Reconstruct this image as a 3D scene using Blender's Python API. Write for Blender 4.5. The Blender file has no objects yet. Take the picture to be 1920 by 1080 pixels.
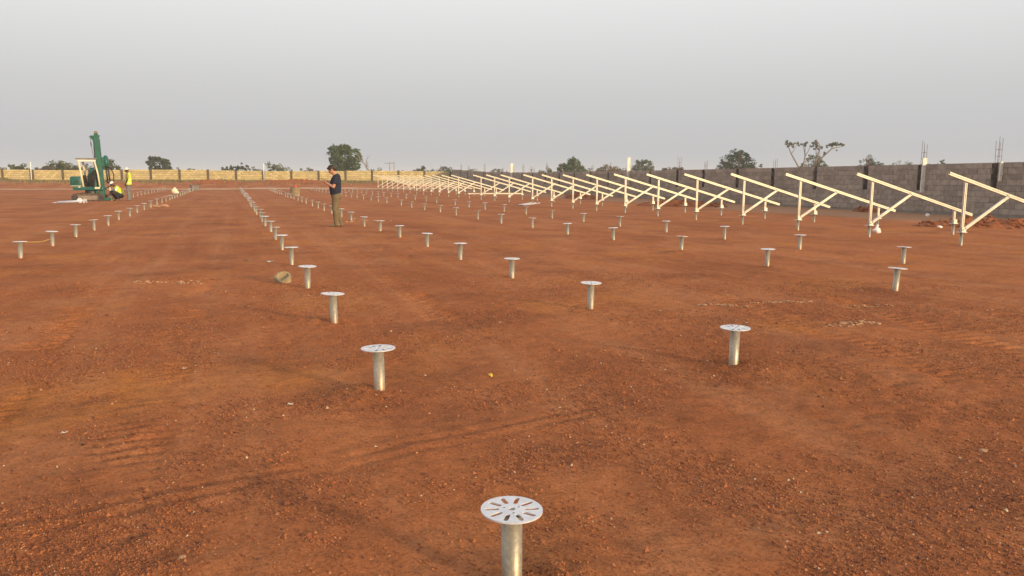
import bpy, bmesh, math, random
import numpy as np
from mathutils import Vector, Matrix

random.seed(7)
rng = np.random.default_rng(7)
SC = bpy.context.scene
COL = SC.collection

# ------------------------------------------------------------------ camera
YAW, PITCH, ROLL = math.radians(19.454), math.radians(7.9855), 0.004
EYE = Vector((0.0, 0.0, 1.42))
cam = bpy.data.cameras.new('camera')
cam.sensor_width = 36.0
cam.lens = 27.769
cam.clip_start, cam.clip_end = 0.05, 6000.0
cam_o = bpy.data.objects.new('camera', cam)
COL.objects.link(cam_o)
fwd = Vector((math.sin(YAW) * math.cos(PITCH), math.cos(YAW) * math.cos(PITCH), -math.sin(PITCH)))
right = Vector((math.cos(YAW), -math.sin(YAW), 0.0))
up = right.cross(fwd)
right, up = right * math.cos(ROLL) + up * math.sin(ROLL), up * math.cos(ROLL) - right * math.sin(ROLL)
M = Matrix((right, up, -fwd)).transposed().to_4x4()
M.translation = EYE
cam_o.matrix_world = M
SC.camera = cam_o

# ------------------------------------------------------------------ sky and sun
SUN_AZ, SUN_EL = math.radians(149.0), math.radians(9.0)      # azimuth clockwise from +Y
W = bpy.data.worlds.new('World')
SC.world = W
W.use_nodes = True
wn, wl = W.node_tree.nodes, W.node_tree.links
wn.clear()
sky = wn.new('ShaderNodeTexSky')
sky.sky_type = 'NISHITA'
sky.sun_disc = False
sky.sun_elevation = SUN_EL
sky.sun_rotation = SUN_AZ
sky.air_density, sky.dust_density, sky.ozone_density = 1.6, 6.0, 1.0
hs = wn.new('ShaderNodeHueSaturation')
hs.inputs['Saturation'].default_value = 0.35
wl.new(sky.outputs[0], hs.inputs['Color'])
bg1 = wn.new('ShaderNodeBackground')
bg1.inputs['Strength'].default_value = 0.10
wl.new(hs.outputs[0], bg1.inputs['Color'])
tc = wn.new('ShaderNodeTexCoord')
sx = wn.new('ShaderNodeSeparateXYZ')
wl.new(tc.outputs['Generated'], sx.inputs[0])
rp = wn.new('ShaderNodeValToRGB')          # thick even dust haze: a little darker low down
rp.color_ramp.elements[0].position, rp.color_ramp.elements[0].color = 0.0, (0.56, 0.57, 0.60, 1)
rp.color_ramp.elements[1].position, rp.color_ramp.elements[1].color = 0.45, (1.0, 1.0, 1.0, 1)
e = rp.color_ramp.elements.new(0.10); e.color = (0.69, 0.695, 0.705, 1)
e = rp.color_ramp.elements.new(0.22); e.color = (0.94, 0.94, 0.945, 1)
wl.new(sx.outputs['Z'], rp.inputs[0])
bg2 = wn.new('ShaderNodeBackground')
bg2.inputs['Strength'].default_value = 1.0
wl.new(rp.outputs[0], bg2.inputs['Color'])
mixw = wn.new('ShaderNodeMixShader')
mixw.inputs[0].default_value = 0.85
wl.new(bg1.outputs[0], mixw.inputs[1])
wl.new(bg2.outputs[0], mixw.inputs[2])
wo = wn.new('ShaderNodeOutputWorld')
wl.new(mixw.outputs[0], wo.inputs['Surface'])

sun = bpy.data.lights.new('sun', 'SUN')
sun.energy = 4.7
sun.angle = math.radians(6.0)
sun.color = (1.0, 0.74, 0.40)
sun_o = bpy.data.objects.new('sun', sun)
COL.objects.link(sun_o)
to_sun = Vector((math.sin(SUN_AZ) * math.cos(SUN_EL), math.cos(SUN_AZ) * math.cos(SUN_EL), math.sin(SUN_EL)))
sun_o.rotation_euler = to_sun.to_track_quat('Z', 'Y').to_euler()
sun_o.location = (20, -30, 30)

vs = SC.view_settings
vs.view_transform = 'Standard'
vs.look = 'None'
vs.exposure = 0.0
vs.gamma = 1.0
vs.use_curve_mapping = False
SC.cycles.volume_bounces = 1
SC.cycles.max_bounces = 6

# ------------------------------------------------------------------ helpers
def tag(o, label=None, cat=None, group=None, kind=None):
    if label: o['label'] = label
    if cat: o['category'] = cat
    if group: o['group'] = group
    if kind: o['kind'] = kind
    return o

def empty(name, loc=(0, 0, 0), rz=0.0):
    o = bpy.data.objects.new(name, None)
    o.empty_display_size = 0.2
    o.location = loc
    o.rotation_euler = (0, 0, rz)
    COL.objects.link(o)
    return o

def link(name, me, mat=None, parent=None, smooth=False):
    if mat is not None and len(me.materials) == 0:
        me.materials.append(mat)
    if smooth:
        me.polygons.foreach_set('use_smooth', [True] * len(me.polygons))
    o = bpy.data.objects.new(name, me)
    COL.objects.link(o)
    if parent is not None:
        o.parent = parent
    return o

def done(bm, name, mat=None, parent=None, smooth=False, recalc=True):
    if recalc:
        bmesh.ops.recalc_face_normals(bm, faces=bm.faces)
    me = bpy.data.meshes.new(name)
    bm.to_mesh(me)
    bm.free()
    return link(name, me, mat, parent, smooth)

def np_mesh(name, V, F):
    """V (n,3), F (m,k) with constant k"""
    V = np.asarray(V, np.float32); F = np.asarray(F, np.int32)
    me = bpy.data.meshes.new(name)
    me.vertices.add(len(V)); me.vertices.foreach_set('co', V.ravel())
    m, k = F.shape
    me.loops.add(m * k); me.loops.foreach_set('vertex_index', F.ravel())
    me.polygons.add(m)
    me.polygons.foreach_set('loop_start', np.arange(0, m * k, k, dtype=np.int32))
    me.polygons.foreach_set('loop_total', np.full(m, k, np.int32))
    me.polygons.foreach_set('use_smooth', np.zeros(m, dtype=bool))
    me.update(calc_edges=True)
    return me

def face_col(me, cols, name='col'):
    a = me.attributes.new(name, 'FLOAT_COLOR', 'FACE')
    c = np.ones((len(me.polygons), 4), np.float32)
    c[:, :3] = cols
    a.data.foreach_set('color', c.ravel())

def box(bm, c, s, rot=None, bevel=0.0):
    m = Matrix.Translation(c)
    if rot is not None:
        m = m @ rot
    r = bmesh.ops.create_cube(bm, size=1.0, matrix=m @ Matrix.Diagonal((s[0], s[1], s[2], 1.0)))
    if bevel:
        ed = list({e for v in r['verts'] for e in v.link_edges})
        bmesh.ops.bevel(bm, geom=ed, offset=bevel, segments=2, profile=0.5, affect='EDGES')
    return r

def frame_of(d, ref=None):
    d = d.normalized()
    if ref is None:
        ref = Vector((0, 0, 1)) if abs(d.z) < 0.9 else Vector((1, 0, 0))
    a = d.cross(ref)
    if a.length < 1e-5:
        a = d.orthogonal()
    a.normalize()
    b = d.cross(a).normalized()
    return a, b

def tube(bm, pts, rad, seg=8, ref=None, cap=True, dome=False):
    """skin of elliptic rings along a path; rad: list of r or (ra, rb)"""
    pts = [Vector(p) for p in pts]
    rad = [(r, r) if not isinstance(r, (tuple, list)) else r for r in rad]
    if dome:                                    # round the two ends
        d0 = (pts[0] - pts[1]).normalized(); d1 = (pts[-1] - pts[-2]).normalized()
        r0, r1 = rad[0], rad[-1]
        pts = [pts[0] + d0 * min(r0) * .75, pts[0] + d0 * min(r0) * .45] + pts + [pts[-1] + d1 * min(r1) * .45, pts[-1] + d1 * min(r1) * .75]
        rad = [(r0[0] * .45, r0[1] * .45), (r0[0] * .8, r0[1] * .8)] + rad + [(r1[0] * .8, r1[1] * .8), (r1[0] * .45, r1[1] * .45)]
    rings = []
    pa = None
    for i, p in enumerate(pts):
        if i == 0: d = pts[1] - pts[0]
        elif i == len(pts) - 1: d = pts[-1] - pts[-2]
        else: d = pts[i + 1] - pts[i - 1]
        if pa is None or ref is not None:
            a, b = frame_of(d, ref)
        else:
            d = d.normalized()
            a = (pa - d * pa.dot(d))
            a = a.normalized() if a.length > 1e-5 else frame_of(d)[0]
            b = d.cross(a).normalized()
        pa = a
        ra, rb = rad[i]
        rings.append([bm.verts.new(p + a * (math.cos(t) * ra) + b * (math.sin(t) * rb))
                      for t in [2 * math.pi * k / seg for k in range(seg)]])
    for r0, r1 in zip(rings, rings[1:]):
        for k in range(seg):
            bm.faces.new((r0[k], r0[(k + 1) % seg], r1[(k + 1) % seg], r1[k]))
    if cap:
        bm.faces.new(list(reversed(rings[0])))
        bm.faces.new(rings[-1])

def ball(bm, c, r, sub=2, rot=None):
    m = Matrix.Translation(c)
    if rot is not None: m = m @ rot
    if not isinstance(r, (tuple, list)): r = (r, r, r)
    bmesh.ops.create_icosphere(bm, subdivisions=sub, radius=1.0, matrix=m @ Matrix.Diagonal((r[0], r[1], r[2], 1)))

def prism(bm, poly, p0, p1, a, b):
    """closed 2-D profile (u,v) swept from p0 to p1 with axes a (u) and b (v)"""
    p0, p1, a, b = Vector(p0), Vector(p1), Vector(a), Vector(b)
    r0 = [bm.verts.new(p0 + a * u + b * v) for u, v in poly]
    r1 = [bm.verts.new(p1 + a * u + b * v) for u, v in poly]
    n = len(poly)
    for k in range(n):
        bm.faces.new((r0[k], r0[(k + 1) % n], r1[(k + 1) % n], r1[k]))
    bm.faces.new(list(reversed(r0)))
    bm.faces.new(r1)

# numpy gradient noise -------------------------------------------------
PERM = rng.permutation(256)
GRD = np.stack([np.cos(np.arange(256) * 2.39996), np.sin(np.arange(256) * 2.39996)], 1)
def perlin(x, y):
    xi, yi = np.floor(x).astype(np.int64), np.floor(y).astype(np.int64)
    xf, yf = x - xi, y - yi
    u, v = xf * xf * xf * (xf * (xf * 6 - 15) + 10), yf * yf * yf * (yf * (yf * 6 - 15) + 10)
    def g(ix, iy, dx, dy):
        h = PERM[(PERM[ix & 255] + iy) & 255]
        return GRD[h, 0] * dx + GRD[h, 1] * dy
    a = g(xi, yi, xf, yf); b = g(xi + 1, yi, xf - 1, yf)
    c = g(xi, yi + 1, xf, yf - 1); d = g(xi + 1, yi + 1, xf - 1, yf - 1)
    return (a + (b - a) * u) * (1 - v) + (c + (d - c) * u) * v
def fbm(x, y, oct=4, gain=.5):
    s, a = 0, 1.0
    for o in range(oct):
        s = s + a * perlin(x * 2 ** o + 17.3 * o, y * 2 ** o - 9.1 * o); a *= gain
    return s
def sstep(a, b, x):
    t = np.clip((x - a) / (b - a), 0, 1)
    return t * t * (3 - 2 * t)

# ------------------------------------------------------------------ materials
def mat(name, base, rough=0.6, metal=0.0, spec=0.5):
    m = bpy.data.materials.new(name)
    m.use_nodes = True
    b = m.node_tree.nodes['Principled BSDF']
    b.inputs['Base Color'].default_value = (*base, 1)
    b.inputs['Roughness'].default_value = rough
    b.inputs['Metallic'].default_value = metal
    b.inputs['Specular IOR Level'].default_value = spec
    return m

def N(m, t, **kw):
    n = m.node_tree.nodes.new(t)
    for k, v in kw.items():
        if k in n.inputs: n.inputs[k].default_value = v
        else: setattr(n, k, v)
    return n

def noisy(name, c0, c1, scale=8.0, rough=0.7, metal=0.0, bump=0.0, bscale=None, detail=5, objrand=0.0, spec=0.4, stretch=None):
    """two colours mottled by noise, optional relief, optional brightness change per object"""
    m = mat(name, c0, rough, metal, spec)
    L = m.node_tree.links
    b = m.node_tree.nodes['Principled BSDF']
    t = N(m, 'ShaderNodeTexCoord')
    src = t.outputs['Object']
    if stretch:
        mp = N(m, 'ShaderNodeMapping'); mp.inputs['Scale'].default_value = stretch
        L.new(src, mp.inputs[0]); src = mp.outputs[0]
    n = N(m, 'ShaderNodeTexNoise', Scale=scale, Detail=detail)
    L.new(src, n.inputs['Vector'])
    r = N(m, 'ShaderNodeValToRGB')
    r.color_ramp.elements[0].position, r.color_ramp.elements[1].position = .32, .68
    r.color_ramp.elements[0].color, r.color_ramp.elements[1].color = (*c0, 1), (*c1, 1)
    L.new(n.outputs[0], r.inputs[0])
    out = r.outputs[0]
    if objrand:
        oi = N(m, 'ShaderNodeObjectInfo')
        mr = N(m, 'ShaderNodeMapRange'); mr.inputs['To Min'].default_value = 1 - objrand; mr.inputs['To Max'].default_value = 1 + objrand
        L.new(oi.outputs['Random'], mr.inputs[0])
        hv = N(m, 'ShaderNodeHueSaturation')
        L.new(mr.outputs[0], hv.inputs['Value']); L.new(out, hv.inputs['Color']); out = hv.outputs[0]
    L.new(out, b.inputs['Base Color'])
    if bump:
        n2 = N(m, 'ShaderNodeTexNoise', Scale=bscale or scale * 6, Detail=4)
        L.new(src, n2.inputs['Vector'])
        bp = N(m, 'ShaderNodeBump', Strength=bump, Distance=0.01)
        L.new(n2.outputs[0], bp.inputs['Height']); L.new(bp.outputs[0], b.inputs['Normal'])
    return m

def attr_mat(name, c0, c1, scale, rough=.9, bump=.3, bscale=40, trans=0.0):
    """face colour attribute 'col' times a two-colour mottling"""
    m = noisy(name, c0, c1, scale, rough, bump=bump, bscale=bscale)
    L = m.node_tree.links; b = m.node_tree.nodes['Principled BSDF']
    src = b.inputs['Base Color'].links[0].from_socket
    a = N(m, 'ShaderNodeAttribute', attribute_name='col')
    mx = N(m, 'ShaderNodeMix', data_type='RGBA', blend_type='MULTIPLY')
    mx.inputs[0].default_value = 1.0
    L.new(src, mx.inputs[6]); L.new(a.outputs['Color'], mx.inputs[7]); L.new(mx.outputs[2], b.inputs['Base Color'])
    return m

ZINC = noisy('zinc_pipe', (.31, .275, .215), (.41, .368, .292), 22, rough=.46, metal=.5, bump=.08, bscale=160, objrand=.08, stretch=(1, 1, .35))
def muddy_zinc():
    m = ZINC; L = m.node_tree.links; b = m.node_tree.nodes['Principled BSDF']
    src = b.inputs['Base Color'].links[0].from_socket
    t = N(m, 'ShaderNodeTexCoord')
    v = N(m, 'ShaderNodeTexVoronoi', Scale=85.0); L.new(t.outputs['Object'], v.inputs['Vector'])
    h = N(m, 'ShaderNodeHueSaturation'); mr = N(m, 'ShaderNodeMapRange'); mr.inputs['To Min'].default_value = .86; mr.inputs['To Max'].default_value = 1.12
    sp = N(m, 'ShaderNodeSeparateColor'); L.new(v.outputs['Color'], sp.inputs[0]); L.new(sp.outputs[0], mr.inputs[0]); L.new(mr.outputs[0], h.inputs['Value']); L.new(src, h.inputs['Color'])
    z = N(m, 'ShaderNodeSeparateXYZ'); L.new(t.outputs['Object'], z.inputs[0])
    g = N(m, 'ShaderNodeNewGeometry')
    n = N(m, 'ShaderNodeTexNoise', Scale=26.0, Detail=6.0); L.new(g.outputs['Position'], n.inputs['Vector'])
    a = N(m, 'ShaderNodeMath', operation='MULTIPLY_ADD'); L.new(n.outputs[0], a.inputs[0]); a.inputs[1].default_value = -.22; L.new(z.outputs['Z'], a.inputs[2])
    r = N(m, 'ShaderNodeMapRange'); r.inputs['From Min'].default_value = -.03; r.inputs['From Max'].default_value = -.12; r.inputs['To Min'].default_value = 0; r.inputs['To Max'].default_value = .5
    L.new(a.outputs[0], r.inputs[0])
    mx = N(m, 'ShaderNodeMix', data_type='RGBA'); L.new(r.outputs[0], mx.inputs[0]); L.new(h.outputs[0], mx.inputs[6]); mx.inputs[7].default_value = (.30, .15, .08, 1)
    L.new(mx.outputs[2], b.inputs['Base Color'])
    mm = N(m, 'ShaderNodeMapRange'); mm.inputs['To Min'].default_value = .5; mm.inputs['To Max'].default_value = .1; L.new(r.outputs[0], mm.inputs[0]); L.new(mm.outputs[0], b.inputs['Metallic'])
muddy_zinc()
ZPLATE = noisy('zinc_plate', (.56, .57, .63), (.68, .69, .75), 40, rough=.5, metal=.15, bump=.05, bscale=200, objrand=.05)
RACK = noisy('rack_steel', (.51, .475, .41), (.62, .58, .50), 6, rough=.45, metal=.25, objrand=.05)
DARKSTEEL = noisy('dark_steel', (.05, .05, .055), (.10, .09, .085), 12, rough=.5, metal=.6)
RUST = noisy('rusty_rebar', (.11, .06, .045), (.19, .12, .09), 30, rough=.85)
TEAL = noisy('teal_paint', (.008, .085, .075), (.015, .115, .095), 5, rough=.4, bump=.02)
TEALD = noisy('teal_paint_mast', (.018, .105, .078), (.03, .135, .10), 4, rough=.5)
CREAMP = noisy('cream_paint', (.66, .58, .40), (.76, .68, .50), 6, rough=.5)
BLACK = noisy('black_rubber', (.012, .012, .013), (.03, .027, .025), 15, rough=.75)
TRACKM = noisy('dusty_track', (.07, .05, .04), (.14, .09, .065), 9, rough=.9, bump=.3)
TRACKF = noisy('dusty_track_frame', (.20, .155, .125), (.28, .22, .18), 7, rough=.8)
WHITEP = noisy('white_plastic', (.70, .68, .66), (.82, .80, .78), 9, rough=.5)
SKIN = noisy('skin_light', (.42, .21, .13), (.50, .26, .165), 30, rough=.55)
SKIND = noisy('skin_dark', (.055, .028, .018), (.08, .042, .028), 30, rough=.5)
HAIR = noisy('hair', (.016, .008, .006), (.04, .02, .014), 60, rough=.6)
NAVY = noisy('navy_cotton', (.010, .013, .030), (.020, .024, .048), 14, rough=.9, bump=.5, bscale=22)
KHAKI = noisy('khaki_cotton', (.125, .092, .05), (.18, .135, .078), 8, rough=.9, bump=.6, bscale=16)
GREYT = noisy('grey_denim', (.115, .115, .12), (.19, .19, .19), 8, rough=.9, bump=.5, bscale=16)
NAVYT = noisy('dark_workwear', (.012, .013, .022), (.03, .03, .042), 8, rough=.9, bump=.5, bscale=16)
SHIRTB = noisy('taupe_shirt', (.19, .13, .10), (.26, .19, .15), 9, rough=.9)
LIME = noisy('lime_vest', (.50, .62, .012), (.60, .72, .03), 10, rough=.6)
SILVER = noisy('reflective_tape', (.66, .70, .34), (.74, .78, .45), 20, rough=.4)
SHOE = noisy('tan_shoe', (.17, .10, .065), (.24, .15, .10), 12, rough=.8)
CONC = noisy('broken_concrete', (.27, .205, .115), (.38, .295, .18), 14, rough=.95, bump=.7, bscale=45)
YELLOW = noisy('yellow_tape', (.60, .36, .03), (.70, .45, .06), 10, rough=.6)
DRUMM = noisy('tan_drum', (.20, .15, .085), (.30, .22, .13), 5, rough=.8)
REDM = noisy('red_plastic', (.50, .05, .03), (.58, .08, .05), 9, rough=.5)
PILLAR = noisy('rough_pillar', (.075, .055, .04), (.15, .12, .085), 9, rough=.95)
WOODF = noisy('stained_formwork', (.07, .042, .03), (.19, .11, .065), 7, rough=.95)
WHITECOL = noisy('whitewashed_board', (.62, .58, .50), (.82, .79, .72), 6, rough=.8, bump=.3)
MORTAR = noisy('wall_mortar', (.21, .18, .155), (.27, .235, .20), 6, rough=.95)
MORTARY = noisy('back_wall_mortar', (.17, .135, .075), (.24, .19, .11), 6, rough=.95)
BLOCKG = attr_mat('grey_block', (.80, .78, .75), (1.0, 1.0, 1.0), 5, bump=.5, bscale=50)
BLOCKY = attr_mat('sand_block', (.8, .8, .78), (1.0, 1.0, 1.0), 5, bump=.3, bscale=30)
CLODM = noisy('red_clods', (.20, .062, .022), (.29, .098, .036), 5, rough=1.0, bump=.9, bscale=14)
PALESTONE = noisy('pale_clod', (.34, .175, .09), (.45, .26, .15), 12, rough=1.0, bump=.8, bscale=40)
PAPER = noisy('paper_scrap', (.52, .45, .40), (.66, .60, .54), 9, rough=.8)
BARK = noisy('bark', (.075, .06, .05), (.15, .125, .105), 5, rough=.95)
BARKP = noisy('pale_bark', (.19, .165, .145), (.29, .255, .225), 5, rough=.95)
PEBM = attr_mat('pebbles', (.75, .75, .75), (1, 1, 1), 30, bump=0.0)
GRASSM = attr_mat('dry_grass', (.8, .8, .8), (1, 1, 1), 3, bump=0.0)

def leaf_mat(name):
    m = bpy.data.materials.new(name); m.use_nodes = True
    L = m.node_tree.links; n = m.node_tree.nodes; n.clear()
    a = N(m, 'ShaderNodeAttribute', attribute_name='col')
    d = N(m, 'ShaderNodeBsdfPrincipled', Roughness=.65)
    d.inputs['Specular IOR Level'].default_value = .2
    tr = N(m, 'ShaderNodeBsdfTranslucent')
    mx = N(m, 'ShaderNodeMixShader'); mx.inputs[0].default_value = .25
    o = N(m, 'ShaderNodeOutputMaterial')
    L.new(a.outputs['Color'], d.inputs['Base Color']); L.new(a.outputs['Color'], tr.inputs['Color'])
    L.new(d.outputs[0], mx.inputs[1]); L.new(tr.outputs[0], mx.inputs[2]); L.new(mx.outputs[0], o.inputs[0])
    return m
LEAF = leaf_mat('leaves')

def ground_mat():
    m = bpy.data.materials.new('laterite'); m.use_nodes = True
    L = m.node_tree.links; b = m.node_tree.nodes['Principled BSDF']
    b.inputs['Roughness'].default_value = 1.0
    b.inputs['Specular IOR Level'].default_value = 0.08
    g = N(m, 'ShaderNodeNewGeometry')
    def noise(scale, detail=6, rough=.55, vec=None, w=None):
        n = N(m, 'ShaderNodeTexNoise', Scale=scale, Detail=detail, Roughness=rough)
        L.new(vec or g.outputs['Position'], n.inputs['Vector']); return n.outputs[0]
    def off(v, s=(1, 1, 1)):
        mp = N(m, 'ShaderNodeMapping'); mp.inputs['Location'].default_value = v; mp.inputs['Scale'].default_value = s
        L.new(g.outputs['Position'], mp.inputs[0]); return mp.outputs[0]
    def ramp(v, stops):
        r = N(m, 'ShaderNodeValToRGB'); cr = r.color_ramp
        while len(cr.elements) < len(stops): cr.elements.new(.5)
        for el, (p, c) in zip(cr.elements, stops):
            el.position = p; el.color = (*c, 1) if len(c) == 3 else (c[0],) * 3 + (1,)
        L.new(v, r.inputs[0]); return r.outputs[0]
    def mix(f, a, c, mode='MIX', k=1.0):
        x = N(m, 'ShaderNodeMix', data_type='RGBA', blend_type=mode)
        if isinstance(f, float): x.inputs[0].default_value = f
        else: L.new(f, x.inputs[0])
        for i, s in ((6, a), (7, c)):
            if isinstance(s, tuple): x.inputs[i].default_value = (*s, 1)
            else: L.new(s, x.inputs[i])
        return x.outputs[2]
    base = ramp(noise(.33, 8, .6), [(.30, (.285, .094, .036)), (.5, (.37, .129, .051)), (.72, (.44, .164, .064))])
    # orange loose spoil
    f1 = ramp(noise(.55, 5, .5, off((31, 7, 0), (1, .8, 1))), [(.54, (0,)), (.70, (.75,))])
    c = mix(f1, base, (.45, .165, .042))
    # pale trodden dust
    f2 = ramp(noise(.9, 7, .6, off((3, 57, 0), (1, .6, 1))), [(.53, (0,)), (.72, (.6,))])
    c = mix(f2, c, (.44, .195, .092))
    # wheel worn streaks along the rows
    st = noise(1.0, 5, .6, off((12, 3, 0), (1.9, .07, 1)))
    c = mix(ramp(st, [(.51, (0,)), (.66, (.52,))]), c, (.44, .185, .085))
    c = mix(ramp(st, [(.30, (.45,)), (.44, (0,))]), c, (.27, .082, .032))
    # dark gravelly patches
    f3 = ramp(noise(.8, 7, .65, off((91, 13, 0))), [(.50, (0,)), (.66, (.6,))])
    gr = ramp(noise(70, 3, .7), [(.35, (.10, .036, .022)), (.5, (.21, .074, .036)), (.66, (.34, .132, .062))])
    c = mix(f3, c, gr)
    # grit everywhere
    sp = ramp(noise(60, 5, .8), [(.32, (.45,)), (.5, (.98,)), (.68, (1.38,))])
    c = mix(.8, c, sp, 'MULTIPLY')
    sp2 = ramp(noise(9, 5, .7), [(.30, (.75,)), (.5, (1.0,)), (.72, (1.2,))])
    c = mix(.8, c, sp2, 'MULTIPLY')
    # bare tan strip towards the block wall and dry olive belt at the back
    sx = N(m, 'ShaderNodeSeparateXYZ'); L.new(g.outputs['Position'], sx.inputs[0])
    def band(sock, a0, a1, amp=3.0, sc=.25):
        ad = N(m, 'ShaderNodeMath', operation='MULTIPLY_ADD'); L.new(noise(sc, 4, .6, off((5, 5, 5))), ad.inputs[0]); ad.inputs[1].default_value = amp * 2
        sb = N(m, 'ShaderNodeMath', operation='SUBTRACT'); L.new(sock, sb.inputs[0]); sb.inputs[1].default_value = amp
        L.new(sb.outputs[0], ad.inputs[2])
        mr = N(m, 'ShaderNodeMapRange', interpolation_type='SMOOTHSTEP'); mr.inputs['From Min'].default_value = a0; mr.inputs['From Max'].default_value = a1
        L.new(ad.outputs[0], mr.inputs[0]); return mr.outputs[0]
    tan = band(sx.outputs['X'], 20.5, 23.0, 1.2, .5)
    tanf = N(m, 'ShaderNodeMath', operation='MULTIPLY'); L.new(tan, tanf.inputs[0]); tanf.inputs[1].default_value = .75
    c = mix(tanf.outputs[0], c, mix(.6, (.33, .20, .125), sp2, 'MULTIPLY'))
    wl_ = N(m, 'ShaderNodeMath', operation='MULTIPLY_ADD'); L.new(sx.outputs['X'], wl_.inputs[0]); wl_.inputs[1].default_value = .179; L.new(sx.outputs['Y'], wl_.inputs[2])
    ol = band(wl_.outputs[0], 95.5, 99.0, 2.5, .15)
    olf = N(m, 'ShaderNodeMath', operation='MULTIPLY'); L.new(ol, olf.inputs[0]); olf.inputs[1].default_value = .92
    c = mix(olf.outputs[0], c, (.27, .195, .095))
    L.new(c, b.inputs['Base Color'])
    bp = N(m, 'ShaderNodeBump', Strength=.8, Distance=.012); L.new(noise(75, 6, .8), bp.inputs['Height'])
    bp2 = N(m, 'ShaderNodeBump', Strength=.5, Distance=.05); L.new(noise(7, 6, .65), bp2.inputs['Height']); L.new(bp2.outputs[0], bp.inputs['Normal'])
    L.new(bp.outputs[0], b.inputs['Normal'])
    return m
GROUND = ground_mat()

# ------------------------------------------------------------------ layout
ROWX = {'Y': -6.2, 'Z': -3.454, 'A': .87, 'B': 3.62, 'C': 7.87, 'D': 10.62}
TALLX, SHORTX = 14.83, 17.58
def grid(n):                       # stations along a row: 15 at 2.6 m, a wider gap, then the second block
    return 2.476 + 2.6 * n if n <= 14 else 42.55 + 2.66 * (n - 15)
NST = 32
ROW_RANGE = {'Y': (19, NST), 'Z': (5, NST), 'A': (0, NST), 'B': (1, NST), 'C': (2, NST), 'D': (3, NST)}
SURVEY = {('A', 0): (0.857, 2.418), ('A', 1): (0.868, 5.073), ('A', 2): (0.888, 7.683), ('A', 3): (0.868, 10.297), ('A', 4): (0.869, 13.148), ('A', 5): (0.874, 15.785), ('B', 1): (3.568, 5.006), ('B', 2): (3.628, 7.708), ('B', 3): (3.677, 10.412), ('B', 4): (3.619, 12.891), ('B', 5): (3.645, 15.423), ('B', 6): (3.620, 18.015), ('B', 7): (3.558, 20.243), ('B', 8): (3.546, 22.764), ('C', 2): (7.812, 7.662), ('C', 3): (8.038, 10.499), ('C', 4): (8.065, 13.128), ('C', 5): (8.022, 15.907), ('C', 6): (7.746, 17.851), ('D', 3): (10.601, 10.273), ('D', 4): (10.572, 12.826), ('D', 5): (10.710, 15.583), ('D', 6): (10.593, 17.998), ('D', 7): (10.664, 20.755), ('Z', 5): (-3.441, 15.449), ('Z', 6): (-3.422, 17.943), ('Z', 7): (-3.407, 20.425), ('Z', 8): (-3.419, 23.100), ('Z', 9): (-3.406, 25.502),}
pile_xy = []
for k, (a, b_) in ROW_RANGE.items():
    for n in range(a, b_):
        if k == 'Y' and n == 19:
            continue
        px_, py_ = ROWX[k] + random.uniform(-.035, .035), grid(n) + random.uniform(-.05, .05)
        if (k, n) in SURVEY: px_, py_ = SURVEY[(k, n)]
        pile_xy.append((k, n, px_, py_))

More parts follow.
